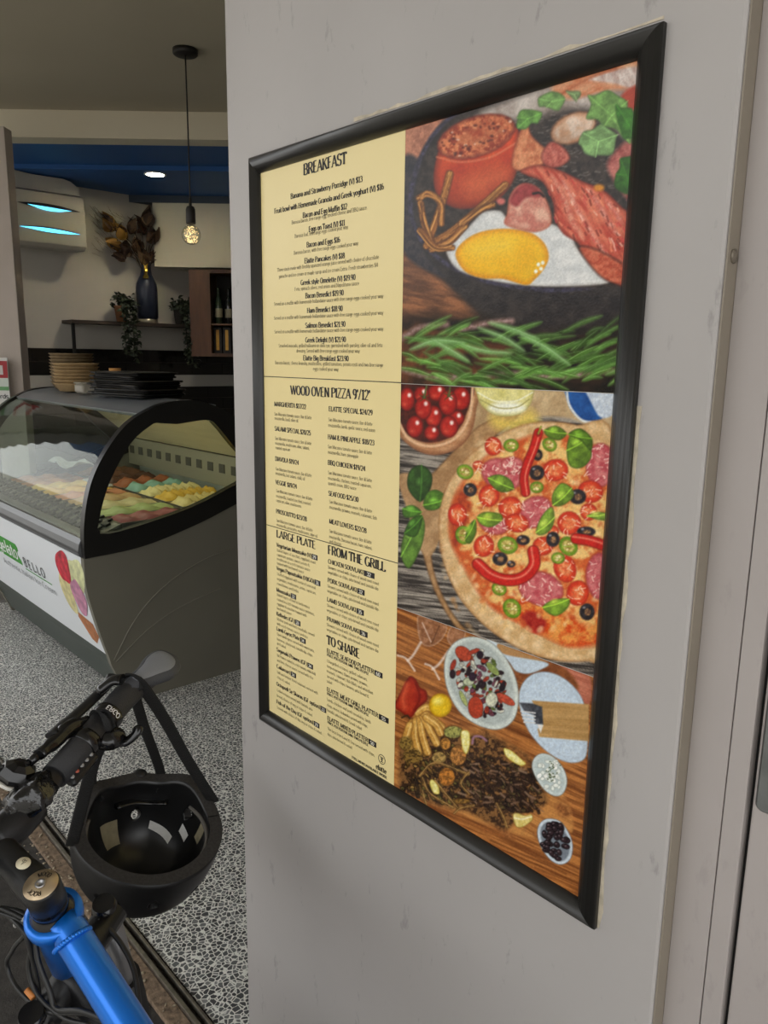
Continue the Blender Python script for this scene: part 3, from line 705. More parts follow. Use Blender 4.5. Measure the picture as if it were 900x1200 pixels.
# ------------------------------------------------------------------ sign stand at the far left
t = thing('leaflet_stand', 'narrow red and green sign stand beside the painted post', 'sign', dg(4.93, -2.45))
MS = Matrix.Translation(dg(4.93, -2.462)) @ MD
def sp(x0, x1, z0, z1, m, name, y=0.0, th=.004, par=t):
    return MB().box(x0, x1, y-th, y, z0, z1, MS).build(name, m, par)
sp(-.20, .082, .0, .02, mat('stand_grey', (96, 94, 90), .5), 'base', .10, .20); sp(-.04, -.01, .02, 1.26, MATS['stand_grey'], 'pole', .004, .02)
brd = sp(-.20, .08, 1.26, 1.575, mat('sign_white', (206, 206, 202), .5), 'board', .006, .006)
sp(-.20, .078, 1.450, 1.555, mat('sign_red', (158, 34, 40), .5), 'red_panel', -.0005, .002, brd)
sp(-.20, .050, 1.470, 1.528, mat('sign_patch', (196, 190, 186), .5), 'white_patch', -.003, .001, brd)
sp(-.20, .078, 1.395, 1.447, mat('sign_pale', (196, 206, 196), .5), 'pale_panel', -.0005, .002, brd)
sp(-.20, .078, 1.372, 1.396, mat('sign_green', (96, 150, 96), .5), 'green_panel', -.0005, .002, brd)
q_, wd = text_quads('Cards', 'even', .13); mb = MB()
for quad in q_: mb.add([MS @ Vector((.012+(p[0]/wd-1)*.10+.06, -.0015, 1.322+p[1]*.028)) for p in quad], [(0, 1, 2, 3)])
mb.build('sign_lettering', mat('sign_ink', (44, 44, 46), .6), brd, fix=False)['kind'] = 'stuff'
# second cabinet standing beyond the gelato case
t = thing('freezer_cabinet', 'dark low freezer cabinet beyond the far end of the gelato cabinet', 'cabinet', (-5.75, 1.7, 0))
MB().box(-6.6, -5.62, 1.38, 2.2, .14, .80).build('body', mat('freezer_dark', (40, 40, 40), .5), t, bevel=.01)
MB().box(-6.58, -5.64, 1.40, 2.18, .0, .14).build('plinth', mat('freezer_plinth', (104, 100, 94), .5), t)
MB().box(-6.6, -5.62, 1.38, 2.2, .801, .84).build('lid', mat('freezer_lid', (120, 120, 118), .4), t, bevel=.008)
# ------------------------------------------------------------------ insect killer high on the left wall
t = thing('insect_killer', 'off-white wall insect killer with two glowing blue slots', 'insect killer', (-6.75, 2.36, 2.45))
zm = mat('zapper_shell', (176, 172, 160), .45)
prof = [(LW, 2.455), (-6.62, 2.44), (-6.585, 2.47), (-6.58, 2.60), (-6.585, 2.85), (-6.66, 2.868), (LW, 2.868)]
MB().prism([(a, b) for a, b in prof], 'y', 2.075, 2.64).build('front_shell', zm, t, bevel=.006)
mb = MB(); hood = smooth2([(2.06, 3.0), (2.25, 2.985), (2.50, 2.985)], 4)+smooth2([(2.56, 2.972), (2.615, 2.93), (2.635, 2.87)], 4)
MB().prism(hood+[(2.06, 2.87)], 'x', LW, -6.64).build('hood', zm, t)
def lens(y0, y1, z0, z1, up, dn, n=14):
    a = [(y0+(y1-y0)*k/n, z0+(z1-z0)*k/n+up*math.sin(PI*k/n)) for k in range(n+1)]
    b = [(y0+(y1-y0)*k/n, z0+(z1-z0)*k/n-dn*math.sin(PI*k/n)) for k in range(n, -1, -1)]
    return a+b[1:-1]
blk = mat('slot_black', (18, 16, 16), .6); glow = mat('uv_glow', (90, 200, 245), .5, emit=(88, 200, 245), estr=1.0)
MB().prism(lens(2.115, 2.60, 2.752, 2.738, .022, .024), 'x', -6.586, -6.5775).build('slot', blk, t)
MB().prism(lens(2.19, 2.53, 2.745, 2.735, .002, .024), 'x', -6.586, -6.5755).build('uv_tube', glow, t)
MB().prism(lens(2.115, 2.60, 2.577, 2.562, .022, .020), 'x', -6.586, -6.5775).build('slot', blk, t)
MB().prism(lens(2.12, 2.59, 2.575, 2.562, .014, .016), 'x', -6.586, -6.5755).build('uv_tube', glow, t)
# ------------------------------------------------------------------ wall shelf, vase, plants
SZ = 1.888
sh = thing('wall_shelf', 'thin dark wooden wall shelf above the black tiles', 'shelf', (LW, 3.0, SZ))
dw = mat('dark_wood', (58, 48, 40), .6, var=.2, vscale=8)
MB().box(LW+.001, LW+.24, 2.51, 3.66, SZ-.028, SZ).build('board', dw, sh)
MB().box(LW+.205, LW+.225, 2.51, 2.535, SZ-.36, SZ-.028).build('bracket', mat('bracket_black', (26, 25, 24), .5), sh)
MB().box(LW+.012, LW+.225, 2.51, 2.535, SZ-.38, SZ-.36).build('bracket', MATS['bracket_black'], sh)
vx, vy = LW+.13, 3.235
vs2 = thing('vase', 'navy blue bottle vase with gold drip and metal foot on the wall shelf', 'vase', (vx, vy, SZ))
MB().lathe([(.078, .0), (.082, .004), (.082, .035), (.078, .036)], (vx, vy, SZ+.0005), n=32).build('foot', mat('vase_foot', (170, 164, 150), .3, .8), vs2)
vprof = [(.078, .036), (.092, .05), (.094, .30), (.088, .345), (.07, .385), (.052, .42), (.044, .46), (.042, .52), (.044, .53), (.040, .53), (.038, .46)]
MB().lathe(vprof, (vx, vy, SZ+.0005), n=32, cap=False).build('body', mat('vase_navy', (34, 40, 56), .35), vs2)
mb = MB(); rows = []
for i in range(9):
    u = i/8; z_ = .535-.15*u; r_ = .0445+(0 if z_ > .46 else (.46-z_)*.62)
    wv = .5*(1-u*.55)+.12*math.sin(i*1.9); c0 = math.radians(-22)-.12*u
    rows.append([(vx+r_*1.012*math.cos(c0+wv*s_*.9), vy+r_*1.012*math.sin(c0+wv*s_*.9), SZ+z_) for s_ in (-1, -.5, 0, .5, 1)])
MB().sheet(rows).build('gold_drip', mat('gold_leaf', (206, 170, 70), .25, .9), vs2)
fl = thing('dried_bouquet', 'brown dried flowers and gilded leaves standing in the navy vase', 'bouquet', (vx, vy, SZ+.52))
rnd = random.Random(21)
lf_m = [mat('dried_leaf_%s' % n, c, .7, var=.25, vscale=40) for n, c in (('brown', (84, 62, 42)), ('umber', (58, 42, 32)), ('rust', (104, 58, 38)))]
gold_m = mat('gilded_leaf', (160, 124, 64), .4, .4)
def leaf_mesh(base, d, ln, wd, up):
    d = Vector(d).normalized(); sd = d.cross(Vector(up)); sd = sd.normalized() if sd.length > .01 else Vector((0, 1, 0)); nrm = sd.cross(d)
    rows = []
    for i in range(6):
        u = i/5; w_ = wd*math.sin(PI*min(.98, max(.04, u**.8)))
        c = Vector(base)+d*ln*u+nrm*(.15*ln*math.sin(u*PI)); rows.append([c-sd*w_+nrm*w_*.3, c, c+sd*w_+nrm*w_*.3])
    return MB().sheet(rows)
top_ = Vector((vx, vy, SZ+.50))
heads = [(-.27, .29, .16, 'g'), (-.20, .22, .13, 'g'), (-.24, .13, .13, 'g'), (-.16, .10, .12, 'b'), (-.10, .28, .12, 'b'), (-.06, .14, .13, 'b'), (.03, .36, .15, 'b'), (.0, .30, .14, 'r'), (.05, .22, .13, 'b'), (.12, .24, .10, 'b'), (.20, .20, .10, 'r'), (.18, .12, .08, 'b'), (.15, .04, .09, 'b'), (-.02, .05, .12, 'b'), (.08, .08, .11, 'b'), (-.20, .05, .11, 'b')]
for k, (dy, dz, sz, kd) in enumerate(heads):
    sz *= 1.25; tip = top_+Vector((rnd.uniform(-.06, .07), dy*1.15, dz*1.12))
    MB().tube(smooth_path([top_-Vector((0, 0, .12)), top_+(tip-top_)*.4+Vector((0, 0, .03)), tip], 4), .004, 5).build('stem', lf_m[1], fl)
    for j in range(7):
        dd = (tip-top_).normalized()+Vector((rnd.uniform(-.6, .6), rnd.uniform(-.7, .7), rnd.uniform(-.4, .6)))
        m_ = gold_m if (kd == 'g' and j % 2 == 0) else (lf_m[2] if kd == 'r' and j % 2 else lf_m[rnd.randrange(2)])
        leaf_mesh(tip-dd.normalized()*sz*.4, dd, sz*rnd.uniform(.7, 1.1), sz*.28, (rnd.uniform(-1, 1), rnd.uniform(-1, 1), .3)).build('leaf', m_, fl, fix=False)
# wispy pampas behind
mb = MB()
for k in range(140):
    side = rnd.choice((-1, -1, .6)); b_ = top_+Vector((-.05, side*rnd.uniform(.14, .40), rnd.uniform(.05, .40)))
    mb.tube([b_, b_+Vector((rnd.uniform(-.03, .03), side*rnd.uniform(.02, .09), rnd.uniform(.01, .08)))], .0012, 4, cap=False)
o = mb.build('pampas_wisps', mat('pampas', (112, 100, 82), .9), fl, fix=False); o['kind'] = 'stuff'
def trailing_plant(y, label, potm, seed, ln, pot_name='pot'):
    rnd = random.Random(seed); x = LW+.14
    t = thing('trailing_plant', label, 'plant', (x, y, SZ))
    MB().lathe([(.045, .0005), (.06, .125), (.064, .125), (.064, .14), (.056, .14), (.05, .12), (0, .12)], (x, y, SZ), n=20).build(pot_name, potm, t)
    soilt = Vector((x, y, SZ+.14)); lm_ = [mat('ivy_dark', (40, 48, 34), .6, var=.3, vscale=30), mat('ivy_mid', (54, 62, 42), .6, var=.3, vscale=30)]
    pts = []
    for s_ in range(5):
        yy = rnd.uniform(-.05, .06); path = smooth_path([soilt+Vector((0, 0, -.02)), soilt+Vector((.06, yy*.5, .05)), soilt+Vector((.13, yy, -.05)), soilt+Vector((.135, yy*1.2+.02, -ln*.5)), soilt+Vector((.125, yy*1.3+rnd.uniform(-.02, .04), -ln*rnd.uniform(.75, 1)))], 7)
        MB().tube(path, .003, 5).build('vine', lm_[0], t); pts += path[3:]
    for k in range(70): pts.append(soilt+Vector((rnd.gauss(0.02, .04), rnd.gauss(0, .055), abs(rnd.gauss(.03, .03)))))
    for k, p in enumerate(pts):
        for rep in range(2 if k < 140 else 1):
            d = Vector((rnd.uniform(-.2, 1), rnd.uniform(-1, 1), rnd.uniform(-.8, .4)))
            if (p+d.normalized()*.05).x < LW+.01: continue
            leaf_mesh(p, d, rnd.uniform(.035, .06), rnd.uniform(.014, .022), (rnd.uniform(-1, 1), rnd.uniform(-1, 1), 1)).build('leaf', lm_[rnd.randrange(2)], t, fix=False)
trailing_plant(2.985, 'trailing ivy in a terracotta pot beside the navy vase', mat('terracotta', (146, 100, 66), .8), 3, .50)
trailing_plant(3.55, 'trailing ivy hanging off the shelf end next to the wooden cabinet', mat('grey_pot', (70, 66, 60), .7), 8, .58)
# ------------------------------------------------------------------ wooden cabinet with bottles
t = thing('wall_cabinet', 'brown wooden open cabinet hanging under the white soffit', 'cabinet', dg(7.45, -1.5, 1.6))
wb = mat('cabinet_wood', (78, 50, 32), .55, var=.2, vscale=5, stretch=(6, 6, 1))
def cb(x0, x1, y0, y1, z0, z1, name, m=wb): return MB().box(x0, x1, y0, y1, z0, z1, MD).build(name, m, t)
cb(-1.805, -1.615, 7.28, 7.60, 1.60, 2.376, 'side_panel'); cb(-1.615, -.80, 7.28, 7.60, 2.345, 2.376, 'top_panel'); cb(-1.615, -.80, 7.28, 7.60, 1.60, 1.63, 'bottom_panel')
cb(-1.615, -.80, 7.57, 7.60, 1.63, 2.345, 'back_panel', mat('cabinet_dark', (30, 26, 22), .7)); cb(-1.615, -.80, 7.30, 7.57, 1.885, 1.90, 'shelf'); cb(-.80, -.78, 7.28, 7.60, 1.60, 2.376, 'side_panel')
bm_ = [mat('bottle_green', (44, 56, 40), .12, spec=.8), mat('bottle_dark', (34, 34, 32), .12, spec=.8), mat('bottle_clear', (120, 122, 112), .1, spec=.8)]
for k in range(8):
    c = dg(7.42+.05*(k % 2), -1.57+.085*k)
    o = thing('wine_bottle', ['dark green wine bottle on the upper shelf of the wooden cabinet', 'black glass bottle on the upper shelf of the wooden cabinet', 'clear glass bottle on the upper shelf of the wooden cabinet'][k % 3]+', %s from the ivy' % NTH[k], 'bottle', (c[0], c[1], 1.9), 'bottles in the wooden cabinet')
    MB().lathe([(.033, 0.0005), (.036, .006), (.036, .19), (.03, .22), (.014, .26), (.013, .31), (.015, .312), (.015, .325), (0, .325)], (c[0], c[1], 1.90), n=16).build('glass', bm_[k % 3], o)
    MB().lathe([(.0363, .06), (.0363, .14)], (c[0], c[1], 1.90), n=16, cap=False).build('label', mat('bottle_label', (150, 142, 120), .7), o)
for k in range(7):
    c = dg(7.40, -1.575+.085*k)
    M = Matrix.Translation((c[0], c[1], 1.6305)) @ MD
    o = thing('spirit_box', 'slim dark box with a yellow band on the lower cabinet shelf, %s from the ivy' % NTH[k], 'box', (c[0], c[1], 1.6305), 'yellow banded boxes in the wooden cabinet')
    MB().box(-.036, .036, -.03, .03, 0, .235, M).build('carton', mat('carton_dark', (34, 28, 24), .6), o)
    MB().box(-.014, .014, -.032, -.0305, .03, .215, M).build('band', mat('carton_yellow', (196, 146, 56), .5), o)
# ------------------------------------------------------------------ pendant lamp
lx, ly = -4.061, 2.218
pd = thing('pendant_lamp', 'black pendant lamp on a long cord with a round fairy-light bulb', 'pendant lamp', (lx, ly, 3.2))
pk = mat('pendant_black', (34, 32, 30), .5)
MB().lathe([(.066, -.0005), (.066, -.022), (.06, -.028), (0, -.028)], (lx, ly, 3.2), n=32).build('ceiling_rose', pk, pd)
MB().tube(smooth_path([(lx, ly, 3.175), (lx-.004, ly+.003, 2.8), (lx, ly, 2.455)], 6), .0042, 8).build('cord', pk, pd)
MB().lathe([(.005, .135), (.008, .125), (.008, .09), (.02, .085), (.026, .07), (.027, 0), (.024, -.006)], (lx, ly, 2.325), n=20).build('socket', pk, pd)
bulb = MB().ball((lx, ly, 2.262), .053, 24, 14).build('bulb', thin_glass('bulb_glass', (.86, .84, .78), .12), pd)
mb = MB(); rnd = random.Random(9); pp = []
for k in range(110):
    a = rnd.uniform(0, 6.28); zz = rnd.uniform(-.042, .042); r_ = rnd.uniform(.012, .044)*math.sqrt(max(.05, 1-(zz/.05)**2)); pp.append(Vector((lx+r_*math.cos(a), ly+r_*math.sin(a), 2.262+zz)))
MB().tube([Vector((lx, ly, 2.318))]+pp[:10], .0004, 4).build('wire', mat('copper_wire', (170, 120, 70), .4, .8), bulb)
for p in pp: mb.ball(p, .0024, 6, 4)
o = mb.build('fairy_lights', mat('fairy_glow', (255, 225, 160), .5, emit=(255, 224, 165), estr=1.1), bulb); o['kind'] = 'stuff'
# ------------------------------------------------------------------ framed menu poster (A1) on the pier
SY = PY-0.002                                   # plane of the printed sheets
X0, X1, Z0, Z1 = -1.0087, -0.4055, 1.0235, 1.8625
POST = thing('menu_poster', 'large framed cafe menu poster with food photographs on the grey wall', 'poster', (-0.707, PY, Z0))
M_FR = mat('frame_black', (40, 39, 37), .32, var=.08, vscale=20, spec=.5)
FWD = 0.024
prof = [(0, 0), (0, .0055), (.0015, .0078), (.005, .0098), (.010, .0108), (.015, .0104), (.019, .0088), (.022, .0062), (.0235, .0045), (.024, .003), (.024, 0)]
def frame_side(a, b, inw):
    """a, b: outer corners (x, z); inw: inward unit normal; mitred ends"""
    ax, az = a; bx, bz = b; d = Vector((bx-ax, bz-az)).normalized(); n = len(prof); vs = []
    for (p, s_) in ((a, 1), (b, -1)):
        for w_, h_ in prof:
            w2 = w_*1.0
            vs.append((p[0]+inw[0]*w2+d.x*s_*w2, PY-.0003-h_, p[1]+inw[1]*w2+d.y*s_*w2))
    fs = [(i, i+1, n+i+1, n+i) for i in range(n-1)]+[tuple(range(n)), tuple(range(2*n-1, n-1, -1)), (0, n, 2*n-1, n-1)]
    mb = MB(); mb.add(vs, fs, False); mb.sm = [True]*(n-1)+[False]*3
    return mb.build('frame_rail', M_FR, POST)
ox0, ox1, oz0, oz1 = X0-FWD, X1+FWD, Z0-FWD, Z1+FWD
frame_side((ox0, oz1), (ox1, oz1), (0, -1)); frame_side((ox1, oz1), (ox1, oz0), (-1, 0))
frame_side((ox1, oz0), (ox0, oz0), (0, 1)); frame_side((ox0, oz0), (ox0, oz1), (1, 0))
MB().box(X0-.004, X1+.004, PY-.0012, PY-.0002, Z0-.004, Z1+.004).build('backing', mat('backing_white', (200, 196, 188), .6), POST)
def gloss(m, rough=.22, bump=.12):
    t = m.node_tree; b = t.nodes['Principled BSDF']; b.inputs['Roughness'].default_value = rough; b.inputs['Specular IOR Level'].default_value = .28
    tc = t.nodes.new('ShaderNodeTexCoord'); n = t.nodes.new('ShaderNodeTexNoise'); n.inputs['Scale'].default_value = 420; n.inputs['Detail'].default_value = 2
    bp = t.nodes.new('ShaderNodeBump'); bp.inputs['Strength'].default_value = bump; bp.inputs['Distance'].default_value = .001
    t.links.new(tc.outputs['Object'], n.inputs['Vector']); t.links.new(n.outputs[0], bp.inputs['Height']); t.links.new(bp.outputs[0], b.inputs['Normal'])
    return m
M_CREAM = gloss(mat('menu_cream', (236, 218, 160), .25))
MX = -0.7042                                     # seam between menu text and photographs
ZD1, ZD2, ZP1, ZP2 = 1.5715, 1.340, 1.5705, 1.2805
SHEETS = {}
for nm, z0, z1 in (('breakfast', ZD1+.0006, Z1+.003), ('pizza', ZD2+.0006, ZD1-.0006), ('plates', Z0-.003, ZD2-.0006)):
    SHEETS[nm] = MB().box(X0-.003, MX, SY, PY-.0014, z0, z1).build('menu_sheet', M_CREAM, POST)
    SHEETS[nm]['label'] = 'cream printed %s menu sheet' % nm
MB().box(X0-.003, MX, SY+.0003, PY-.0013, ZD1-.0006, ZD1+.0006).build('seam_line', mat('seam_black', (30, 26, 24), .6), POST)
MB().box(X0-.003, MX, SY+.0003, PY-.0013, ZD2-.0006, ZD2+.0006).build('seam_line', MATS['seam_black'], POST)

# ---- printed photographs: painted as a colour attribute on a fine grid of the sheet
def to_sheet(px, py):
    """measured mark -> (x, z) on the sheet plane"""
    d = [RM[r][0]*(px-450)+RM[r][1]*(py-600)+RM[r][2]*FPX for r in range(3)]
    t = SY/d[1]; return d[0]*t, EYE+d[2]*t
def to_mark(x, z):
    v = [x, SY*np.ones_like(x), z-EYE]
    c = [RM[0][k]*v[0]+RM[1][k]*v[1]+RM[2][k]*v[2] for k in range(3)]
    return 450+FPX*c[0]/c[2], 600+FPX*c[1]/c[2]
def vnoise(x, y, seed):
    rs = np.random.RandomState(seed); T = rs.rand(256, 256)
    xi = np.floor(x).astype(int); yi = np.floor(y).astype(int); fx = x-xi; fy = y-yi
    fx = fx*fx*(3-2*fx); fy = fy*fy*(3-2*fy); a = xi & 255; b = yi & 255; a1 = (a+1) & 255; b1 = (b+1) & 255
    return (T[a, b]*(1-fx)+T[a1, b]*fx)*(1-fy)+(T[a, b1]*(1-fx)+T[a1, b1]*fx)*fy
def fbm(x, y, seed, oc=4):
    s = 0; a = .5; t = 0
    for o in range(oc):
        s = s+a*vnoise(x*2**o+17*o, y*2**o+5*o, seed+o); t += a; a *= .55
    return s/t
def C3(c): return np.array(c, float)/255.0
class Art:
    def __init__(s, x0, x1, z0, z1, cell):
        s.nx = int((x1-x0)/cell)+1; s.nz = int((z1-z0)/cell)+1
        gx, gz = np.meshgrid(np.linspace(x0, x1, s.nx), np.linspace(z0, z1, s.nz))
        s.gx = gx.ravel(); s.gz = gz.ravel(); s.X, s.Y = to_mark(s.gx, s.gz)
        s.img = np.zeros((s.X.size, 3)); s.seed = 1
    def sel(s, x0, x1, y0, y1): return np.nonzero((s.X > x0) & (s.X < x1) & (s.Y > y0) & (s.Y < y1))[0]
    def put(s, i, m, col):
        m = np.clip(m, 0, 1)[:, None]; s.img[i] = s.img[i]*(1-m)+col*m
    def base(s, c1, c2, sx, sy, rot=0, seed=1, contrast=1.0):
        ca, sa = math.cos(rot), math.sin(rot); u = s.X*ca+s.Y*sa; v = -s.X*sa+s.Y*ca
        n = np.clip((fbm(u/sx, v/sy, seed)-.5)*2.2*contrast+.5, 0, 1)[:, None]; s.img[:] = C3(c1)*(1-n)+C3(c2)*n
    def _sd(s, pts, i):
        x = s.X[i]; y = s.Y[i]; d = np.full(x.shape, 1e9); ins = np.zeros(x.shape, bool); n = len(pts)
        for k in range(n):
            ax, ay = pts[k]; bx, by = pts[(k+1) % n]; ex, ey = bx-ax, by-ay; l2 = ex*ex+ey*ey+1e-12
            t = np.clip(((x-ax)*ex+(y-ay)*ey)/l2, 0, 1); d = np.minimum(d, (x-ax-t*ex)**2+(y-ay-t*ey)**2)
            if (ay > by) != (ay < by) or True:
                c = ((ay > y) != (by > y)) & (x < (bx-ax)*(y-ay)/((by-ay) if abs(by-ay) > 1e-9 else 1e-9)+ax); ins ^= c
        d = np.sqrt(d); return np.where(ins, d, -d)
    def poly(s, pts, c, c2=None, soft=.8, ns=5.0, edge=None, ew=4.0, alpha=1.0, lit=None, sm=True, st=None, con=1.0):
        """filled shape; c..c2 by noise of size ns (st = (sx, sy, rot) stretched); edge colour over width ew; lit = (dx, dy, amount)"""
        if sm:
            q = pts+pts[:3]; P = smooth2([pts[-1]]+q, 5); P = P[5:5+5*len(pts)]
        else: P = pts
        xs = [p[0] for p in P]; ys = [p[1] for p in P]; g = soft+1
        i = s.sel(min(xs)-g, max(xs)+g, min(ys)-g, max(ys)+g)
        if not i.size: return
        sd = s._sd(P, i); m = np.clip(sd/soft*.5+.5, 0, 1)*alpha; s.seed += 1; x = s.X[i]; y = s.Y[i]
        col = np.tile(C3(c), (i.size, 1))
        if c2 is not None:
            if st: ca, sa = math.cos(st[2]), math.sin(st[2]); u, v = (x*ca+y*sa)/st[0], (-x*sa+y*ca)/st[1]
            else: u, v = x/ns, y/ns
            n = np.clip((fbm(u, v, s.seed)-.5)*2.4*con+.5, 0, 1)[:, None]; col = col*(1-n)+C3(c2)*n
        if lit:
            cx, cy = sum(xs)/len(xs), sum(ys)/len(ys); r = max(max(xs)-min(xs), max(ys)-min(ys))/2
            k = ((x-cx)*lit[0]+(y-cy)*lit[1])/r; col = col*(1+lit[2]*k)[:, None]
        if edge is not None:
            e = np.clip(1-sd/ew, 0, 1)[:, None]**1.5; col = col*(1-e)+C3(edge)*e
        s.put(i, m, np.clip(col, 0, 1))
    def ell(s, cx, cy, rx, ry, c, c2=None, rot=0, **k):
        a = math.radians(rot); n = 18
        s.poly([(cx+rx*math.cos(t)*math.cos(a)-ry*math.sin(t)*math.sin(a), cy+rx*math.cos(t)*math.sin(a)+ry*math.sin(t)*math.cos(a)) for t in [2*PI*j/n for j in range(n)]], c, c2, sm=False, **k)
    def line(s, pts, w_, c, c2=None, soft=.8, alpha=1.0, taper=False, hl=None, sm=True, ns=4.0):
        P = smooth2(pts, 5) if sm and len(pts) > 2 else pts
        xs = [p[0] for p in P]; ys = [p[1] for p in P]; g = w_+soft+1
        i = s.sel(min(xs)-g, max(xs)+g, min(ys)-g, max(ys)+g)
        if not i.size: return
        x = s.X[i]; y = s.Y[i]; d = np.full(x.shape, 1e9); T = np.zeros(x.shape); n = len(P)-1; off = np.zeros(x.shape)
        for k in range(n):
            ax, ay = P[k]; bx, by = P[k+1]; ex, ey = bx-ax, by-ay; l2 = ex*ex+ey*ey+1e-12
            t = np.clip(((x-ax)*ex+(y-ay)*ey)/l2, 0, 1); dd = np.hypot(x-ax-t*ex, y-ay-t*ey); q = dd < d
            d = np.where(q, dd, d); T = np.where(q, (k+t)/n, T); off = np.where(q, ((x-ax)*ey-(y-ay)*ex)/math.sqrt(l2), off)
        h = w_/2*(np.sqrt(np.clip(1-(2*T-1)**2, 0, 1)) if taper is True else (1-T*.8 if taper == 'end' else 1))
        m = np.clip((h-d)/soft*.5+.5, 0, 1)*alpha; col = np.tile(C3(c), (i.size, 1)); s.seed += 1
        if c2 is not None:
            nn = np.clip((fbm(x/ns, y/ns, s.seed)-.5)*2.4+.5, 0, 1)[:, None]; col = col*(1-nn)+C3(c2)*nn
        if hl is not None:
            e = np.clip(1-np.abs(off/(w_/2)-.3)*2.6, 0, 1)[:, None]; col = col*(1-e*.75)+C3(hl)*e*.75
        s.put(i, m, col)
    def build(s, name, label):
        me = bpy.data.meshes.new(name); n = s.nx*s.nz
        co = np.stack([s.gx, np.full(n, SY), s.gz], 1).astype(np.float32)
        j, i = np.meshgrid(np.arange(s.nz-1), np.arange(s.nx-1), indexing='ij'); a = (j*s.nx+i).ravel()
        F = np.stack([a, a+1, a+1+s.nx, a+s.nx], 1).astype(np.int32)
        me.vertices.add(n); me.vertices.foreach_set('co', co.ravel()); me.loops.add(F.size); me.loops.foreach_set('vertex_index', F.ravel())
        me.polygons.add(len(F)); me.polygons.foreach_set('loop_start', np.arange(0, F.size, 4, dtype=np.int32)); me.update(calc_edges=True)
        s.img = np.clip(s.img*(.90+.20*fbm(s.X/1.6, s.Y/1.6, 90, 3))[:, None], 0, 1)
        lin = np.where(s.img <= .04045, s.img/12.92, ((s.img+.055)/1.055)**2.4)
        at = me.color_attributes.new('print', 'FLOAT_COLOR', 'POINT')
        at.data.foreach_set('color', np.concatenate([lin, np.ones((n, 1))], 1).astype(np.float32).ravel())
        me.materials.append(M_PRINT); o = bpy.data.objects.new(name, me); COL.objects.link(o)
        o.parent = POST; o.matrix_parent_inverse = parent_inv(POST); o['label'] = label; return o
M_PRINT = gloss(mat('photo_print', (128, 128, 128), .22))
_a = M_PRINT.node_tree.nodes.new('ShaderNodeVertexColor'); _a.layer_name = 'print'
M_PRINT.node_tree.links.new(_a.outputs[0], M_PRINT.node_tree.nodes['Principled BSDF'].inputs['Base Color'])
CELL = 0.00085
R_ = random.Random(77)

# ---- breakfast pan
P = Art(MX+.0003, X1+.003, ZP1+.0004, Z1+.003, CELL)
P.base((34, 28, 26), (62, 52, 46), 16, 16, seed=3)
P.poly([(440, 200), (480, 290), (520, 330), (560, 372), (590, 420), (440, 430)], (158, 102, 66), (96, 62, 42), st=(26, 6, .2), soft=5)
P.poly([(470, 130), (560, 110), (512, 160), (492, 185), (470, 200)], (196, 132, 104), (160, 104, 82), soft=3)
P.poly([(536, 128), (508, 158), (489, 195), (479, 240), (484, 275), (505, 310), (545, 350), (600, 384), (660, 392), (760, 385), (760, 300), (700, 150), (600, 105)], (36, 32, 33), (56, 50, 48), soft=3, ns=10)
P.poly([(470, 190), (492, 190), (482, 235), (486, 270), (500, 300), (520, 325), (470, 290)], (44, 43, 50), (64, 58, 60), soft=2.5)
P.line([(536, 131), (508, 158), (489, 195), (481, 235), (486, 266), (502, 292), (528, 312), (562, 327), (605, 336), (660, 340), (740, 330)], 5, (70, 66, 90), (44, 40, 50), soft=1.6)
P.poly([(538, 134), (512, 160), (494, 196), (486, 235), (490, 262), (505, 288), (530, 308), (562, 322), (605, 331), (660, 335), (740, 326), (760, 200), (740, 60), (620, 100)], (40, 33, 30), (66, 56, 50), ns=6, soft=2)
for k in range(260):  # pale specks painted in as glints of the glossy print
    x = R_.uniform(590, 742); y = R_.uniform(120, 240)
    P.line([(x, y), (x+R_.uniform(2, 6), y-R_.uniform(-1, 2))], R_.uniform(.8, 1.8), (140, 132, 124), alpha=.45, soft=.8)
P.poly([(560, 135), (620, 108), (755, 60), (755, 190), (735, 165), (700, 130), (660, 128), (620, 140), (590, 140)], (206, 196, 188), (150, 134, 124), soft=6, ns=22)
P.poly([(650, 98), (745, 60), (748, 100), (715, 106), (690, 112), (664, 116)], (222, 170, 130), (196, 112, 72), soft=3, st=(20, 6, -.3)); P.poly([(690, 92), (748, 78), (748, 104), (720, 98)], (226, 212, 204), (180, 150, 140), soft=2, st=(10, 4, 1.1))
P.poly([(728, 112), (748, 100), (748, 128), (736, 126)], (180, 70, 50), soft=2); P.line([(655, 112), (690, 92), (722, 80)], 3, (176, 92, 56), soft=1.5, alpha=.7)
# tomato
P.poly([(511, 186), (508, 212), (514, 232), (534, 244), (560, 243), (586, 232), (603, 208), (608, 178), (604, 148), (560, 160), (520, 172)], (196, 72, 34), (176, 54, 26), soft=1.4, lit=(-.1, -.9, .28), edge=(116, 40, 24), ew=10, ns=18)
P.ell(572, 212, 24, 10, (226, 116, 70), rot=-25, soft=14, alpha=.7); P.ell(548, 216, 14, 12, (214, 96, 54), soft=10, alpha=.5)
P.ell(558, 160, 48, 24, (150, 56, 32), (214, 124, 78), rot=-18, ns=5, soft=1.6, edge=(110, 40, 26), ew=6, con=1.5)
P.ell(566, 156, 30, 13, (206, 128, 84), (168, 70, 40), rot=-20, ns=6, soft=4, alpha=.8)
for k in range(60):
    a = R_.uniform(0, 6.28); r = R_.uniform(.4, .95); x = 558+46*r*math.cos(a); y = 160+20*r*math.sin(a)-(x-558)*.3
    P.ell(x, y, R_.uniform(1, 2.6), R_.uniform(.8, 1.8), R_.choice([(238, 206, 180), (96, 30, 18), (228, 148, 100), (80, 30, 20)]), soft=1, alpha=.8)
P.line([(512, 184), (540, 190), (575, 184), (604, 168)], 2, (224, 128, 90), soft=1.2, alpha=.8)
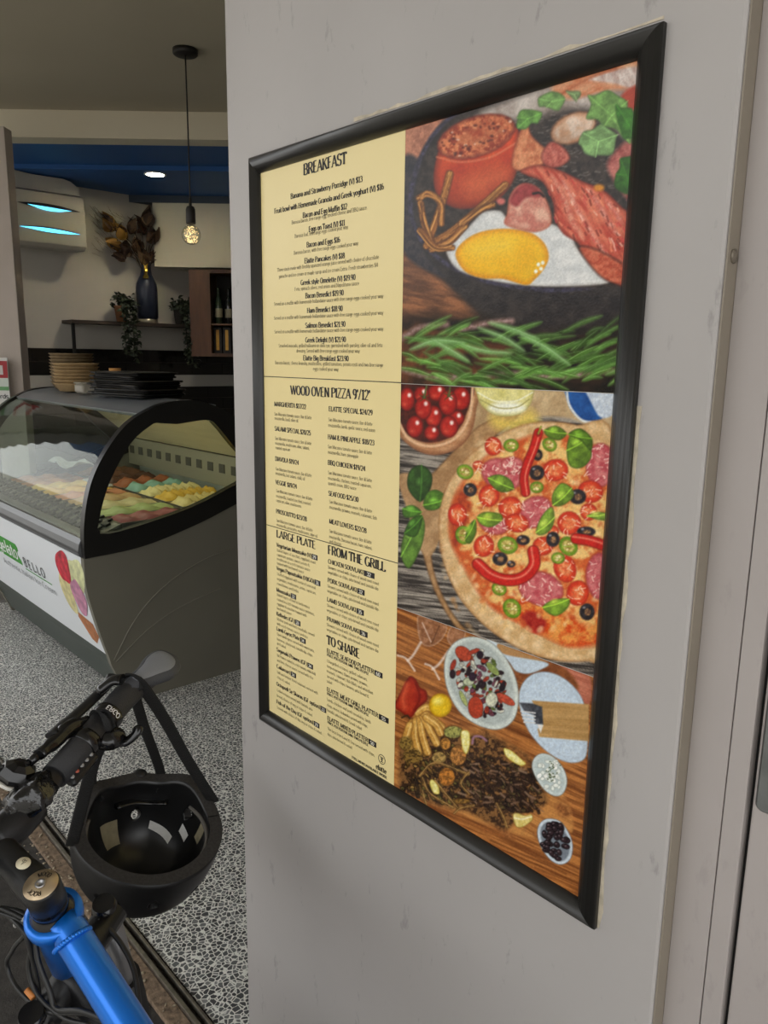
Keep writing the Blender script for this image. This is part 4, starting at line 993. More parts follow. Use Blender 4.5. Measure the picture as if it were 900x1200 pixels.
P.poly([(600, 196), (604, 168), (616, 143), (624, 160), (642, 178), (638, 192), (618, 200)], (224, 150, 104), (190, 104, 66), soft=1.5, edge=(150, 70, 44), ew=4)
P.poly([(634, 182), (645, 166), (660, 172), (668, 186), (655, 196), (640, 195)], (206, 116, 98), (160, 66, 56), soft=1.5, edge=(120, 50, 40))
P.ell(672, 150, 28, 17, (218, 196, 178), (196, 150, 116), rot=-24, ns=12, soft=2, edge=(168, 112, 76), ew=7, lit=(.1, -1, .15))
# egg, bacon
P.poly([(523, 296), (528, 286), (545, 270), (556, 258), (568, 248), (586, 247), (596, 256), (620, 262), (645, 262), (668, 274), (676, 290), (690, 304), (708, 318), (712, 332), (650, 336), (600, 333), (560, 325), (535, 315)], (228, 228, 226), (206, 208, 208), soft=1.4, ns=9, edge=(176, 172, 168), ew=5)
P.poly([(534, 300), (540, 286), (560, 273), (590, 268), (620, 272), (637, 284), (643, 300), (638, 314), (626, 328), (616, 334), (590, 327), (565, 326), (545, 318)], (247, 194, 28), (243, 184, 18), ns=20, soft=1.2, lit=(-.35, -.7, .07), edge=(222, 142, 8), ew=9)
P.ell(575, 290, 26, 10, (250, 212, 70), rot=-12, soft=10, alpha=.7)
for x, y in ((631, 310), (634, 315), (628, 318), (636, 308)): P.ell(x, y, 2.2, 2.4, (255, 250, 230), soft=1)
P.poly([(594, 250), (598, 228), (612, 215), (630, 220), (642, 238), (646, 262), (628, 272), (604, 268), (591, 262)], (226, 176, 152), (196, 116, 100), ns=8, soft=1.4, edge=(176, 92, 70), ew=5)
P.poly([(597, 236), (604, 222), (616, 215), (630, 220), (634, 230), (616, 232), (606, 242)], (168, 62, 62), (140, 48, 46), soft=2); P.line([(625, 227), (632, 226), (637, 230)], 3, (40, 20, 16), soft=1)
def inside(x, y, pts):
    c = False
    for (ax, ay), (bx, by) in zip(pts, pts[1:]+pts[:1]):
        if (ay > y) != (by > y) and x < (bx-ax)*(y-ay)/(by-ay)+ax: c = not c
    return c
bac = [(610, 200), (630, 193), (655, 199), (682, 212), (706, 222), (726, 240), (742, 262), (742, 336), (716, 328), (696, 314), (684, 296), (676, 284), (660, 274), (650, 256), (648, 238), (636, 214), (618, 206)]
P.poly(bac, (186, 66, 48), (218, 118, 88), st=(22, 5, .95), soft=1.4, edge=(122, 40, 26), ew=6, con=1.3)
for pts, c in (([(655, 205), (668, 228), (682, 255), (700, 284), (716, 306)], (236, 176, 158)), ([(645, 203), (660, 230), (670, 258), (684, 282)], (226, 160, 132)), ([(690, 222), (706, 248), (724, 276)], (232, 168, 150)), ([(708, 230), (730, 262)], (222, 150, 140))):
    P.line(pts, R_.uniform(5, 9), c, (200, 96, 80), soft=2.5, taper=True, alpha=.8)
for k in range(150):
    x = R_.uniform(640, 740); y = R_.uniform(200, 330)
    if not inside(x, y, bac) or not inside(x+3, y+6, bac): continue
    P.line([(x, y), (x+R_.uniform(1, 4), y+R_.uniform(2, 7))], R_.uniform(.8, 2.2), R_.choice([(252, 214, 190), (112, 30, 20), (240, 150, 110), (96, 28, 22), (206, 60, 60)]), soft=.8, alpha=.7)
P.ell(702, 220, 6, 4, (216, 140, 40), soft=2); P.poly([(678, 290), (700, 292), (738, 315), (738, 336), (712, 330), (694, 315)], (178, 70, 44), (210, 112, 80), ns=4, soft=2, edge=(60, 26, 18), ew=4)
P.poly([(712, 190), (742, 165), (742, 235), (722, 215)], (198, 120, 108), (150, 70, 66), soft=3, ns=6)
# parsley
for pts, c in (([(690, 112), (712, 105), (736, 118), (743, 140), (738, 168), (722, 152), (706, 150), (688, 140)], (130, 178, 92)), ([(684, 156), (704, 146), (724, 158), (716, 180), (698, 184), (682, 172)], (146, 192, 118)), ([(727, 186), (745, 174), (745, 234), (731, 228), (722, 204)], (60, 120, 34)), ([(606, 138), (624, 129), (634, 133), (622, 145), (607, 150)], (112, 166, 76)), ([(632, 116), (650, 108), (662, 116), (652, 128), (640, 126)], (130, 176, 96)), ([(722, 122), (742, 128), (744, 160), (730, 160)], (74, 140, 46)), ([(664, 108), (680, 108), (676, 118)], (140, 170, 110))):
    ft = [(x+R_.uniform(-1.5, 1.5), y+R_.uniform(-1.5, 1.5)) for a, b in zip(pts, pts[1:]+pts[:1]) for x, y in ((a[0], a[1]), ((a[0]+b[0])/2+R_.uniform(-6, 6), (a[1]+b[1])/2+R_.uniform(-6, 6)))]
    P.poly(ft, c, tuple(int(v*.72) for v in c), ns=7, soft=1.2, edge=tuple(int(v*.62) for v in c), ew=3)
    cx, cy = sum(p[0] for p in pts)/len(pts), sum(p[1] for p in pts)/len(pts)
    for p in pts[::2]: P.line([(cx, cy), p], 1.1, tuple(min(255, int(v*1.25)) for v in c), soft=.8, alpha=.6)
# fried strips
for pts, w_ in (([(502, 284), (511, 258), (520, 232), (527, 204)], 7), ([(491, 232), (503, 227), (516, 238), (517, 262)], 6), ([(500, 288), (528, 272), (560, 246), (592, 217)], 7), ([(506, 292), (528, 282), (545, 264)], 6), ([(493, 238), (497, 262), (506, 284)], 6), ([(492, 270), (510, 290), (530, 290)], 5), ([(540, 262), (562, 246), (578, 240)], 5)):
    P.line(pts, w_+2, (84, 48, 22), soft=1.5); P.line(pts, w_, (190, 126, 58), (120, 72, 30), soft=1.2, hl=(226, 170, 100), ns=2.5)
    for _k in range(7): P.line([(x+R_.uniform(-3, 3), y+R_.uniform(-3, 3)) for x, y in pts], R_.uniform(1, 2.2), R_.choice([(222, 160, 84), (150, 92, 40), (98, 58, 26), (206, 142, 70)]), soft=.9, alpha=.8)
P.ell(587, 236, 5, 4, (206, 110, 100), soft=1.5)
# rosemary in front
P.poly([(440, 380), (560, 372), (640, 390), (760, 380), (760, 480), (440, 480)], (44, 30, 22), (20, 18, 14), st=(26, 12, .1), soft=10, con=1.4)
P.poly([(470, 384), (520, 384), (560, 400), (545, 420), (580, 448), (470, 452)], (134, 74, 40), (60, 38, 24), ns=14, soft=6, alpha=.75); P.poly([(560, 400), (600, 405), (590, 430), (560, 425)], (120, 62, 36), soft=6, alpha=.6)
for pts in ([(468, 432), (500, 440), (540, 442), (600, 438), (650, 441), (720, 434)], [(468, 398), (492, 384), (524, 380)], [(540, 386), (575, 378), (600, 376)]): P.line(pts, 6, (170, 140, 136), (128, 98, 88), soft=2.5)
for k in range(150):
    x = R_.uniform(466, 714); y = R_.uniform(388, 452); a = R_.choice([.25, .35, .5, -.3, -.45, .15]) + R_.uniform(-.2, .2); ln = R_.uniform(22, 55); g = R_.uniform(.6, 1.15)
    if x > 640: a = -abs(a)-.1
    if 540 < x < 620 and y < 425 and R_.random() < .5: continue
    c = (int(104*g), int(158*g), int(66*g)) if R_.random() < .65 else (int(66*g), int(104*g), int(34*g))
    P.line([(x, y), (x+ln*.5*math.cos(a), y+ln*.5*math.sin(a)-2), (x+ln*math.cos(a), y+ln*math.sin(a))], R_.uniform(3.5, 6.5), c, soft=2, taper=True, alpha=.85, hl=(min(255, int(150*g)), min(255, int(196*g)), int(118*g)))
for pts in ([(572, 378), (600, 386), (632, 398)], [(610, 392), (640, 408), (668, 428)], [(560, 384), (590, 396), (615, 412)], [(540, 404), (570, 412), (600, 414)], [(480, 410), (510, 400), (545, 402)], [(506, 398), (530, 412), (550, 424)]):
    P.line(pts, 7, (128, 176, 104), soft=2.5, taper=True, alpha=.9, hl=(170, 206, 150))
P.build('printed_photo', 'printed photograph of fried egg, bacon and tomato in a black pan')

# ---- pizza
P = Art(MX+.0003, X1+.003, ZP2+.0004, ZP1-.0004, CELL)
P.base((52, 46, 42), (158, 148, 136), 40, 3.0, rot=.12, seed=9, contrast=1.5)
for k in range(34):
    y = R_.uniform(520, 770); P.line([(460, y), (500, y+4), (560, y+14)], R_.uniform(.8, 2.5), R_.choice([(28, 24, 22), (186, 176, 162), (40, 36, 32)]), soft=1, alpha=.8)
P.poly([(540, 440), (740, 440), (740, 560), (690, 500), (640, 488), (590, 500), (556, 520), (536, 508), (550, 480)], (206, 180, 138), (170, 138, 98), soft=2, ns=22)
P.poly([(500, 560), (560, 500), (610, 484), (560, 530), (520, 580), (505, 640), (520, 700), (560, 750), (640, 790), (700, 800), (640, 800), (560, 762), (515, 705), (493, 640), (488, 600), (470, 570), (474, 556)], (188, 148, 102), (150, 110, 70), soft=1.5, ns=14, edge=(112, 78, 48), ew=3)
P.poly([(466, 560), (482, 555), (505, 566), (520, 610), (506, 650), (490, 640), (478, 600)], (190, 152, 108), (160, 122, 82), soft=1.5, ns=10)
# bowl of tomatoes
P.poly([(462, 440), (465, 500), (478, 521), (503, 533), (530, 529), (550, 511), (558, 480), (557, 440)], (206, 156, 112), (176, 120, 80), soft=1.2, ns=16, edge=(132, 82, 52), ew=7, st=(30, 6, .2)); P.poly([(464, 440), (468, 490), (480, 511), (504, 519), (531, 510), (547, 484), (551, 440)], (58, 22, 16), (90, 30, 20), soft=1.2)
P.line([(466, 492), (479, 514), (504, 523), (533, 514), (550, 488), (554, 452)], 3, (226, 184, 144), soft=1)
for (x, y, rx, ry) in ((477, 468, 9, 14), (512, 460, 11, 10), (494, 462, 9, 9), (540, 467, 11, 14), (508, 488, 10, 13), (496, 478, 10, 14), (535, 490, 9, 9), (525, 472, 11, 15), (486, 500, 10, 13), (506, 507, 9, 9), (526, 500, 11, 13)):
    P.ell(x, y, rx, ry, (196, 44, 32), (170, 28, 22), soft=1, edge=(106, 16, 14), ew=5, ns=8); P.ell(x+rx*.3, y-ry*.35, 2.2, 2.6, (250, 224, 214), soft=1.2); P.ell(x-rx*.3, y+ry*.4, 3, 2, (222, 96, 70), soft=2, alpha=.6)
for x, y in ((497, 466), (526, 464)):
    for a in (-2.6, -1.9, -1.2, -.5, .6, 2.4): P.line([(x, y), (x+7*math.cos(a), y+7*math.sin(a))], 1.6, (60, 70, 26), soft=.7, taper='end')
P.line([(497, 466), (500, 452)], 2, (88, 96, 50)); P.line([(526, 464), (528, 450)], 2, (88, 96, 50))
# oil glass, blue and white cloth
P.poly([(576, 486), (600, 490), (622, 480), (632, 500), (600, 506), (578, 500)], (232, 204, 92), soft=6, alpha=.8)
P.poly([(557, 440), (558, 460), (565, 476), (582, 487), (604, 487), (620, 476), (626, 458), (627, 440)], (230, 222, 150), (206, 196, 110), soft=1.2, ns=14, edge=(176, 166, 96), ew=4)
P.ell(594, 478, 22, 7, (248, 248, 226), soft=3); P.line([(560, 460), (580, 470), (604, 470), (624, 460)], 1.4, (250, 248, 220), soft=.8); P.line([(562, 468), (584, 478), (606, 477), (620, 468)], 1.2, (170, 160, 90), soft=.8)
P.poly([(664, 440), (666, 474), (680, 491), (699, 495), (711, 482), (722, 440)], (36, 92, 164), (24, 70, 136), soft=1.2, ns=10, edge=(120, 140, 170), ew=2.5); P.poly([(682, 440), (722, 440), (722, 480), (706, 490), (694, 474)], (216, 224, 232), (186, 198, 214), soft=1.2, ns=3); P.line([(664, 452), (667, 474), (681, 492), (697, 495)], 2.5, (222, 226, 224), soft=1)
# basil bunch
def basil(pts, c=(72, 118, 36)):
    P.poly(pts, c, tuple(int(v*.7) for v in c), ns=7, soft=1.0, edge=tuple(int(v*.55) for v in c), ew=3, lit=(-.5, -.6, .2))
    a, b = pts[0], pts[len(pts)//2]; P.line([a, ((a[0]+b[0])/2+1, (a[1]+b[1])/2+1), b], 1.1, tuple(min(255, int(v*1.5)) for v in c), soft=.8, alpha=.8)
    mx_, my_ = (a[0]+b[0])/2, (a[1]+b[1])/2; P.ell(mx_-2, my_-2, 4, 2.5, tuple(min(255, int(v*1.55+20)) for v in c), rot=math.degrees(math.atan2(b[1]-a[1], b[0]-a[0])), soft=2.5, alpha=.7)
basil([(492, 588), (478, 572), (480, 552), (494, 545), (506, 556), (504, 574)], (50, 88, 28)); basil([(496, 592), (500, 578), (512, 574), (524, 584), (514, 596), (502, 598)], (96, 148, 44)); basil([(494, 600), (484, 592), (472, 596), (474, 606), (486, 606)], (84, 136, 40)); basil([(493, 603), (486, 606), (473, 628), (470, 652), (480, 666), (494, 640), (498, 615)], (110, 156, 56)); basil([(495, 605), (482, 608), (474, 625), (488, 628)], (64, 110, 32))
# crust and sauce
P.poly([(606, 500), (640, 494), (676, 498), (720, 516), (725, 768), (690, 775), (650, 774), (610, 761), (572, 737), (540, 703), (520, 661), (514, 620), (518, 585), (532, 555), (562, 523)], (232, 200, 152), (206, 164, 110), soft=1.4, ns=9, edge=(168, 120, 74), ew=4)
for k in range(160):
    a = R_.uniform(0, 6.28); x = 617+100*math.cos(a); y = 634+136*math.sin(a); P.ell(x, y, R_.uniform(1, 4), R_.uniform(1, 3), R_.choice([(246, 224, 184), (188, 136, 82), (222, 180, 126), (170, 112, 62)]), soft=2, alpha=.4)
sauce = [(606, 516), (640, 507), (680, 514), (706, 530), (725, 560), (725, 740), (692, 752), (672, 758), (650, 751), (630, 742), (610, 731), (589, 721), (574, 710), (559, 692), (543, 664), (531, 642), (526, 618), (530, 588), (546, 558), (572, 533)]
P.poly(sauce, (206, 92, 40), (240, 196, 120), soft=3, ns=13, edge=(196, 78, 34), ew=10, con=1.5)
P.poly([(590, 715), (620, 700), (660, 715), (690, 735), (712, 720), (712, 750), (672, 758), (640, 746)], (206, 70, 24), (232, 150, 70), soft=4, ns=9, con=1.4); P.poly([(610, 725), (622, 716), (640, 728), (632, 742), (618, 738)], (150, 26, 22), (180, 50, 36), soft=2)
P.poly([(540, 575), (552, 590), (545, 620), (532, 640), (528, 600)], (196, 76, 32), (150, 50, 24), soft=3, ns=6)
for k in range(420):
    x = R_.uniform(528, 712); y = R_.uniform(512, 742)
    if ((x-625)/95)**2+((y-632)/118)**2 > .95: continue
    P.ell(x, y, R_.uniform(1.5, 5), R_.uniform(1.2, 3.5), R_.choice([(244, 206, 140), (250, 222, 166), (214, 110, 52), (226, 160, 84), (190, 70, 36), (238, 190, 116)]), rot=R_.uniform(0, 180), soft=1.8, alpha=.6)
def strands(cx, cy, rx, ry, n, c=(252, 226, 208)):
    for k in range(n):
        a = R_.uniform(0, 6.28); r = math.sqrt(R_.random()); x = cx+rx*r*math.cos(a); y = cy+ry*r*math.sin(a); t = R_.uniform(0, 3.14); l_ = R_.uniform(3, 7)
        P.line([(x, y), (x+l_*.5*math.cos(t)+R_.uniform(-1, 1), y+l_*.5*math.sin(t)), (x+l_*math.cos(t), y+l_*math.sin(t))], R_.uniform(.8, 1.5), c, soft=.7, alpha=.75)
for x, y, rx, ry, rt in ((588, 556, 25, 19, 20), (627, 600, 22, 18, -30), (704, 545, 18, 26, 0), (634, 690, 27, 20, 15), (704, 675, 18, 28, 0), (578, 614, 18, 12, 20), (600, 545, 14, 10, 0)):
    P.ell(x, y, rx, ry, (188, 74, 82), (214, 124, 122), rot=rt, ns=5, soft=1.6, edge=(156, 52, 54), ew=4); strands(x, y, rx, ry, 22)
for x, y, rx, ry, rt in ((578, 523, 10, 11, 0), (573, 581, 12, 13, 10), (598, 595, 14, 13, -15), (651, 551, 15, 13, -10), (692, 576, 15, 13, 15), (536, 603, 11, 13, 0), (606, 613, 14, 11, 10), (667, 613, 14, 14, 0), (567, 640, 12, 13, 20), (636, 640, 12, 11, 0), (662, 666, 13, 17, -20), (677, 695, 13, 15, 10), (690, 600, 10, 10, 0), (560, 545, 6, 5, 0), (648, 622, 7, 6, 0)):
    P.ell(x, y, rx, ry, (222, 70, 34), (206, 50, 26), rot=rt, soft=1.2, edge=(168, 30, 18), ew=3); P.ell(x, y, rx*.6, ry*.55, (240, 150, 96), (226, 96, 54), rot=rt, ns=3, soft=2)
    strands(x, y, rx*.9, ry*.9, 8, (254, 232, 200))
for x, y, r, rt in ((545, 553, 10, 20), (599, 522, 9, 0), (644, 521, 9, 40), (629, 571, 8, 0), (595, 639, 12, 10), (666, 640, 12, 50), (654, 654, 8, 0), (585, 690, 9, 30), (600, 713, 12, 60), (543, 627, 11, 80)):
    P.ell(x, y, r, r*.86, (128, 164, 40), (96, 134, 26), rot=rt, soft=1, edge=(70, 104, 18), ew=2); P.ell(x, y, r*.66, r*.52, (214, 196, 110), (150, 120, 50), rot=rt, soft=1.2, ns=3); P.line([(x-r*.6, y), (x+r*.6, y+1)], 1.4, (150, 176, 60), soft=.7)
    for k in range(4): P.ell(x+R_.uniform(-.4, .4)*r, y+R_.uniform(-.35, .35)*r, 1.3, 1.1, (238, 222, 160), soft=.8)
for x, y, rx, ry in ((551, 574, 8, 8), (630, 533, 6, 7), (629, 554, 9, 9), (677, 582, 10, 9), (648, 632, 8, 9), (586, 655, 9, 8), (599, 661, 5, 4), (688, 717, 9, 10), (687, 623, 11, 6), (613, 633, 8, 6)):
    P.ell(x, y, rx, ry, (30, 26, 28), (52, 46, 50), soft=1, ns=4); P.ell(x+.6, y+.4, rx*.42, ry*.42, (176, 130, 84), (96, 66, 50), soft=1, ns=2); P.ell(x-rx*.4, y-ry*.5, 1.6, 1.2, (150, 146, 150), soft=1)
for pts, w_ in (([(631, 507), (626, 524), (618, 544), (614, 560), (616, 577)], 9), ([(560, 661), (575, 674), (595, 680), (614, 676), (626, 662), (625, 646)], 12), ([(675, 631), (692, 634), (715, 642)], 11)):
    P.line(pts, w_+2, (120, 18, 12), soft=1.2); P.line(pts, w_, (208, 34, 24), (190, 22, 18), soft=1, hl=(248, 150, 120))
P.ell(631, 508, 3, 4, (150, 30, 20), soft=1); P.line([(631, 508), (634, 500)], 2, (140, 150, 50))
for pts, c in (([(572, 560), (585, 556), (598, 562), (602, 573), (588, 577), (577, 570)], (96, 136, 48)), ([(638, 504), (652, 499), (664, 508), (655, 516), (642, 512)], (92, 132, 44)), ([(690, 512), (680, 505), (668, 510), (664, 528), (668, 546), (682, 548), (693, 535)], (96, 138, 46)), ([(666, 509), (680, 502), (694, 514), (692, 528), (680, 516)], (76, 116, 36)), ([(648, 592), (648, 578), (658, 566), (670, 572), (672, 582), (660, 592)], (104, 148, 52)), ([(628, 624), (634, 606), (646, 594), (650, 606), (646, 620), (636, 627)], (112, 154, 60)), ([(545, 632), (549, 617), (557, 609), (558, 624), (551, 637)], (88, 130, 42)), ([(559, 606), (568, 600), (586, 602), (588, 610), (575, 618), (563, 614)], (112, 156, 54)), ([(636, 712), (648, 703), (667, 702), (664, 714), (650, 722)], (108, 152, 52)), ([(688, 605), (700, 600), (712, 602), (708, 610)], (116, 160, 66))): basil(pts, (min(255, int(c[0]*1.28)), min(255, int(c[1]*1.18)), c[2]))
P.build('printed_photo', 'printed photograph of a pizza with chillies, olives and basil')

# ---- shared platter
P = Art(MX+.0003, X1+.003, Z0-.003, ZP2-.0004, CELL)
P.base((120, 68, 32), (190, 122, 62), 60, 3.2, rot=.42, seed=21, contrast=1.3)
E_ = lambda *p: [(450+p[k]/3.3333, 700+p[k+1]/3.3333) for k in range(0, len(p), 2)]
F_ = lambda *p: [(450+p[k]/3.3333, 840+p[k+1]/3.3333) for k in range(0, len(p), 2)]
for k in range(70):
    x = R_.uniform(440, 640); y = R_.uniform(715, 1040); l_ = R_.uniform(30, 110); P.line([(x, y), (x+l_, y+l_*.44)], R_.uniform(.7, 1.8), R_.choice([(96, 52, 24), (206, 140, 78), (84, 46, 22), (176, 106, 52)]), soft=.9, alpha=.6)
P.poly(E_(680, 262, 800, 300, 800, 420, 720, 340), (198, 122, 96), (168, 92, 70), soft=1.5, st=(30, 3, .4))
P.poly(E_(520, 250, 690, 268, 760, 360, 620, 330, 520, 330), (110, 60, 30), (140, 80, 42), soft=2)
# wine glasses lying on the table
for ox, oy in ((0, 0), (36, 10)):
    P.poly([(489+ox, 727+oy), (494+ox, 722+oy), (522+ox, 731+oy), (520+ox, 746+oy), (506+ox, 757+oy), (493+ox, 752+oy)] if ox == 0 else [(524, 748), (530, 734), (545, 738), (542, 752), (532, 758)], (132, 86, 58), (176, 126, 96), soft=1.2, ns=5, edge=(206, 176, 158), ew=2, alpha=.8)
    P.line([(493+ox*.9, 753+oy), (484+ox*.85, 768+oy), (478+ox*.8, 774+oy)], 3, (226, 206, 192), soft=1, alpha=.8)
    P.line([(466+ox*.9, 768+oy), (476+ox*.85, 772+oy), (486+ox*.8, 786+oy)], 2.2, (236, 220, 208), soft=1, alpha=.8)
P.line([(495, 730), (505, 752)], 1.5, (226, 200, 180), alpha=.7); P.line([(515, 733), (506, 754)], 1.5, (90, 56, 36), alpha=.7)
# plates
P.poly(E_(400, 165, 445, 172, 450, 215, 420, 200), (206, 216, 222), soft=1)
P.poly(E_(455, 214, 540, 228, 642, 258, 610, 284, 560, 299, 515, 288, 490, 255), (200, 214, 226), (186, 200, 212), soft=1, edge=(150, 160, 168), ew=2); P.poly(E_(450, 180, 560, 225, 640, 250, 560, 240, 460, 218), (176, 132, 84), soft=1)
P.poly(E_(526, 410, 536, 345, 575, 302, 630, 290, 690, 308, 745, 352, 782, 415, 795, 520, 790, 620, 745, 647, 680, 632, 610, 580, 555, 505), (198, 212, 226), (188, 204, 218), soft=1.1, ns=3, edge=(140, 150, 160), ew=2); P.poly(E_(545, 415, 552, 355, 590, 318, 632, 306, 690, 325, 740, 370, 772, 430, 780, 600, 740, 628, 684, 612, 615, 560, 568, 490), (204, 218, 230), (190, 206, 222), soft=2, ns=3, edge=(182, 196, 210), ew=3)
P.poly(E_(578, 403, 800, 418, 800, 562, 606, 545, 600, 515, 620, 500), (192, 152, 96), (172, 132, 78), soft=1, sm=False, st=(40, 3, .05)); P.poly(E_(598, 495, 622, 500, 612, 530), (236, 232, 224), soft=.8, sm=False)
P.poly(E_(528, 411, 580, 414, 618, 428, 622, 496, 590, 495, 585, 460, 548, 445), (52, 54, 60), (84, 86, 92), soft=1, sm=False)
for k in range(4): P.line(E_(535+4*k, 445+14*k, 590, 452+13*k), 1.6, (214, 214, 214), soft=.7)
P.poly(E_(234, 290, 243, 222, 280, 172, 340, 153, 400, 165, 450, 203, 492, 262, 520, 332, 527, 402, 512, 470, 474, 508, 420, 517, 350, 492, 290, 442, 250, 370), (214, 220, 212), (200, 208, 202), soft=1.1, edge=(134, 140, 136), ew=2)
P.poly(E_(250, 290, 258, 230, 290, 188, 340, 170, 392, 180, 436, 214, 474, 268, 502, 335, 508, 400, 496, 458, 464, 490, 420, 498, 356, 474, 302, 428, 265, 362), (184, 192, 188), (168, 176, 172), soft=2)
for k in range(170):
    a = R_.uniform(0, 6.28); r = math.sqrt(R_.random())*.80; x, y = 382+r*(118*math.cos(a)-20*math.sin(a)), 335+r*(70*math.cos(a)+150*math.sin(a)); p = E_(x, y)[0]
    kd = R_.choice('tttccoooffnn'); rt = R_.uniform(0, 180)
    c = {'t': (176, 62, 42), 'c': (112, 132, 58), 'o': (44, 26, 34), 'f': (226, 224, 206), 'n': (122, 66, 84)}[kd]
    P.ell(p[0], p[1], R_.uniform(2, 5), R_.uniform(1.5, 3), c, tuple(int(v*.7) for v in c), rot=rt, soft=.9, ns=2, edge=tuple(int(v*.5) for v in c), ew=1.2)
for x, y, rx, ry, rt, c in ((310, 220, 36, 26, 40, (196, 74, 46)), (358, 430, 30, 44, -5, (194, 68, 40)), (475, 398, 42, 16, 32, (206, 84, 58)), (350, 212, 26, 9, -20, (180, 66, 44)), (270, 265, 10, 24, 20, (176, 60, 40)), (425, 280, 34, 14, 45, (158, 176, 96)), (310, 395, 34, 10, 65, (186, 196, 120)), (420, 400, 24, 30, 10, (220, 220, 196)), (330, 330, 22, 16, 0, (196, 204, 170)), (375, 225, 14, 16, 0, (40, 24, 36)), (268, 300, 12, 18, 0, (44, 26, 34)), (462, 352, 12, 18, 20, (36, 26, 34)), (345, 310, 14, 18, 0, (50, 30, 48))):
    p = E_(x, y)[0]; P.ell(p[0], p[1], rx/3.33, ry/3.33, c, tuple(int(v*.8) for v in c), rot=rt, soft=.9, ns=2.5, edge=tuple(int(v*.55) for v in c), ew=1.4)
# board with grilled meats
P.poly(F_(40, 120, 250, 40, 420, 60, 600, 180, 700, 300, 740, 420, 700, 480, 560, 470, 400, 420, 200, 350, 40, 290), (196, 134, 72), (150, 92, 46), soft=2, st=(50, 3, .5), con=1.3)
for x, y, rx, ry in ((700, 365, 36, 20), (610, 470, 30, 12), (470, 450, 40, 12)): p = F_(x, y)[0]; P.ell(p[0], p[1], rx/3.3, ry/3.3, (120, 72, 38), (170, 108, 58), rot=40, soft=3, ns=3)
P.poly(E_(380, 515, 450, 545, 600, 640, 640, 700, 520, 650, 400, 580), (70, 44, 24), (150, 96, 50), soft=3, ns=5, alpha=.8)
P.poly(F_(60, 180, 75, 80, 160, 30, 240, 60, 340, 70, 430, 80, 520, 165, 580, 230, 640, 320, 600, 360, 540, 380, 480, 438, 420, 418, 330, 372, 210, 345, 140, 318, 70, 290), (58, 38, 24), (132, 92, 52), soft=3, ns=3.5, con=1.7)
for k in range(520):
    u = R_.random(); x = 70+540*u; yc = 190+110*u; y = yc+R_.uniform(-130, 120)*(1-.35*u); p = F_(x, y)[0]
    if u < .42: c = R_.choice([(150, 110, 52), (110, 80, 36), (190, 148, 72), (74, 52, 28), (128, 116, 56), (60, 44, 26)])
    else: c = R_.choice([(62, 42, 30), (90, 62, 46), (40, 28, 20), (122, 90, 68), (74, 48, 34), (104, 88, 50), (52, 34, 28)])
    P.ell(p[0], p[1], R_.uniform(1.5, 6), R_.uniform(1, 3), c, tuple(int(v*.6) for v in c), rot=R_.uniform(10, 80), soft=1, ns=2, edge=(30, 20, 14), ew=1.4, alpha=.9)
for k in range(40):
    u = R_.uniform(.4, 1); x = 70+540*u; y = 190+110*u+R_.uniform(-100, 90); p = F_(x, y)[0]; P.line([p, (p[0]+R_.uniform(3, 9), p[1]+R_.uniform(-2, 6))], R_.uniform(1.2, 2.6), R_.choice([(136, 104, 82), (150, 120, 96), (36, 24, 18)]), soft=.9, alpha=.8)
for x, y, rx, ry, c in ((245, 235, 34, 38, (206, 130, 50)), (240, 105, 22, 26, (206, 140, 60)), (290, 150, 34, 42, (200, 134, 66)), (215, 160, 30, 26, (186, 150, 84)), (270, 60, 40, 26, (172, 168, 90)), (300, 330, 40, 12, (150, 110, 50))):
    p = F_(x, y)[0]; P.ell(p[0], p[1], rx/3.33, ry/3.33, c, tuple(int(v*.62) for v in c), soft=1.2, ns=2.5, edge=(70, 44, 20), ew=2, con=1.4)
for pts in (F_(150, 240, 180, 300, 270, 355), F_(140, 230, 200, 180, 330, 225), F_(150, 290, 160, 330, 165, 345), F_(200, 250, 240, 300, 290, 360), F_(330, 215, 300, 260, 330, 300), F_(350, 345, 300, 355, 275, 375), F_(440, 340, 470, 400, 480, 430)): P.line(pts, 3, (150, 112, 58), (90, 62, 30), soft=1, hl=(196, 160, 100))
# calamari rings and strips
for pts in (E_(110, 490, 95, 540, 100, 590), E_(125, 480, 120, 540, 135, 605), E_(140, 470, 150, 540, 170, 605), E_(150, 460, 180, 520, 205, 570), E_(150, 450, 195, 480, 225, 505), E_(100, 500, 85, 550, 88, 580), E_(130, 450, 165, 430, 205, 440), E_(165, 470, 205, 500, 220, 530)):
    P.line(pts, 9, (120, 78, 30), soft=1.2); P.line(pts, 7.5, (220, 172, 88), (190, 136, 58), soft=1, hl=(242, 208, 134), ns=3)
P.ell(*E_(85, 570)[0], 8, 8, (150, 120, 56), (80, 60, 30), soft=1.5, ns=2); P.ell(*E_(110, 620)[0], 11, 9, (140, 108, 50), (70, 52, 26), soft=1.5, ns=2, con=1.5)
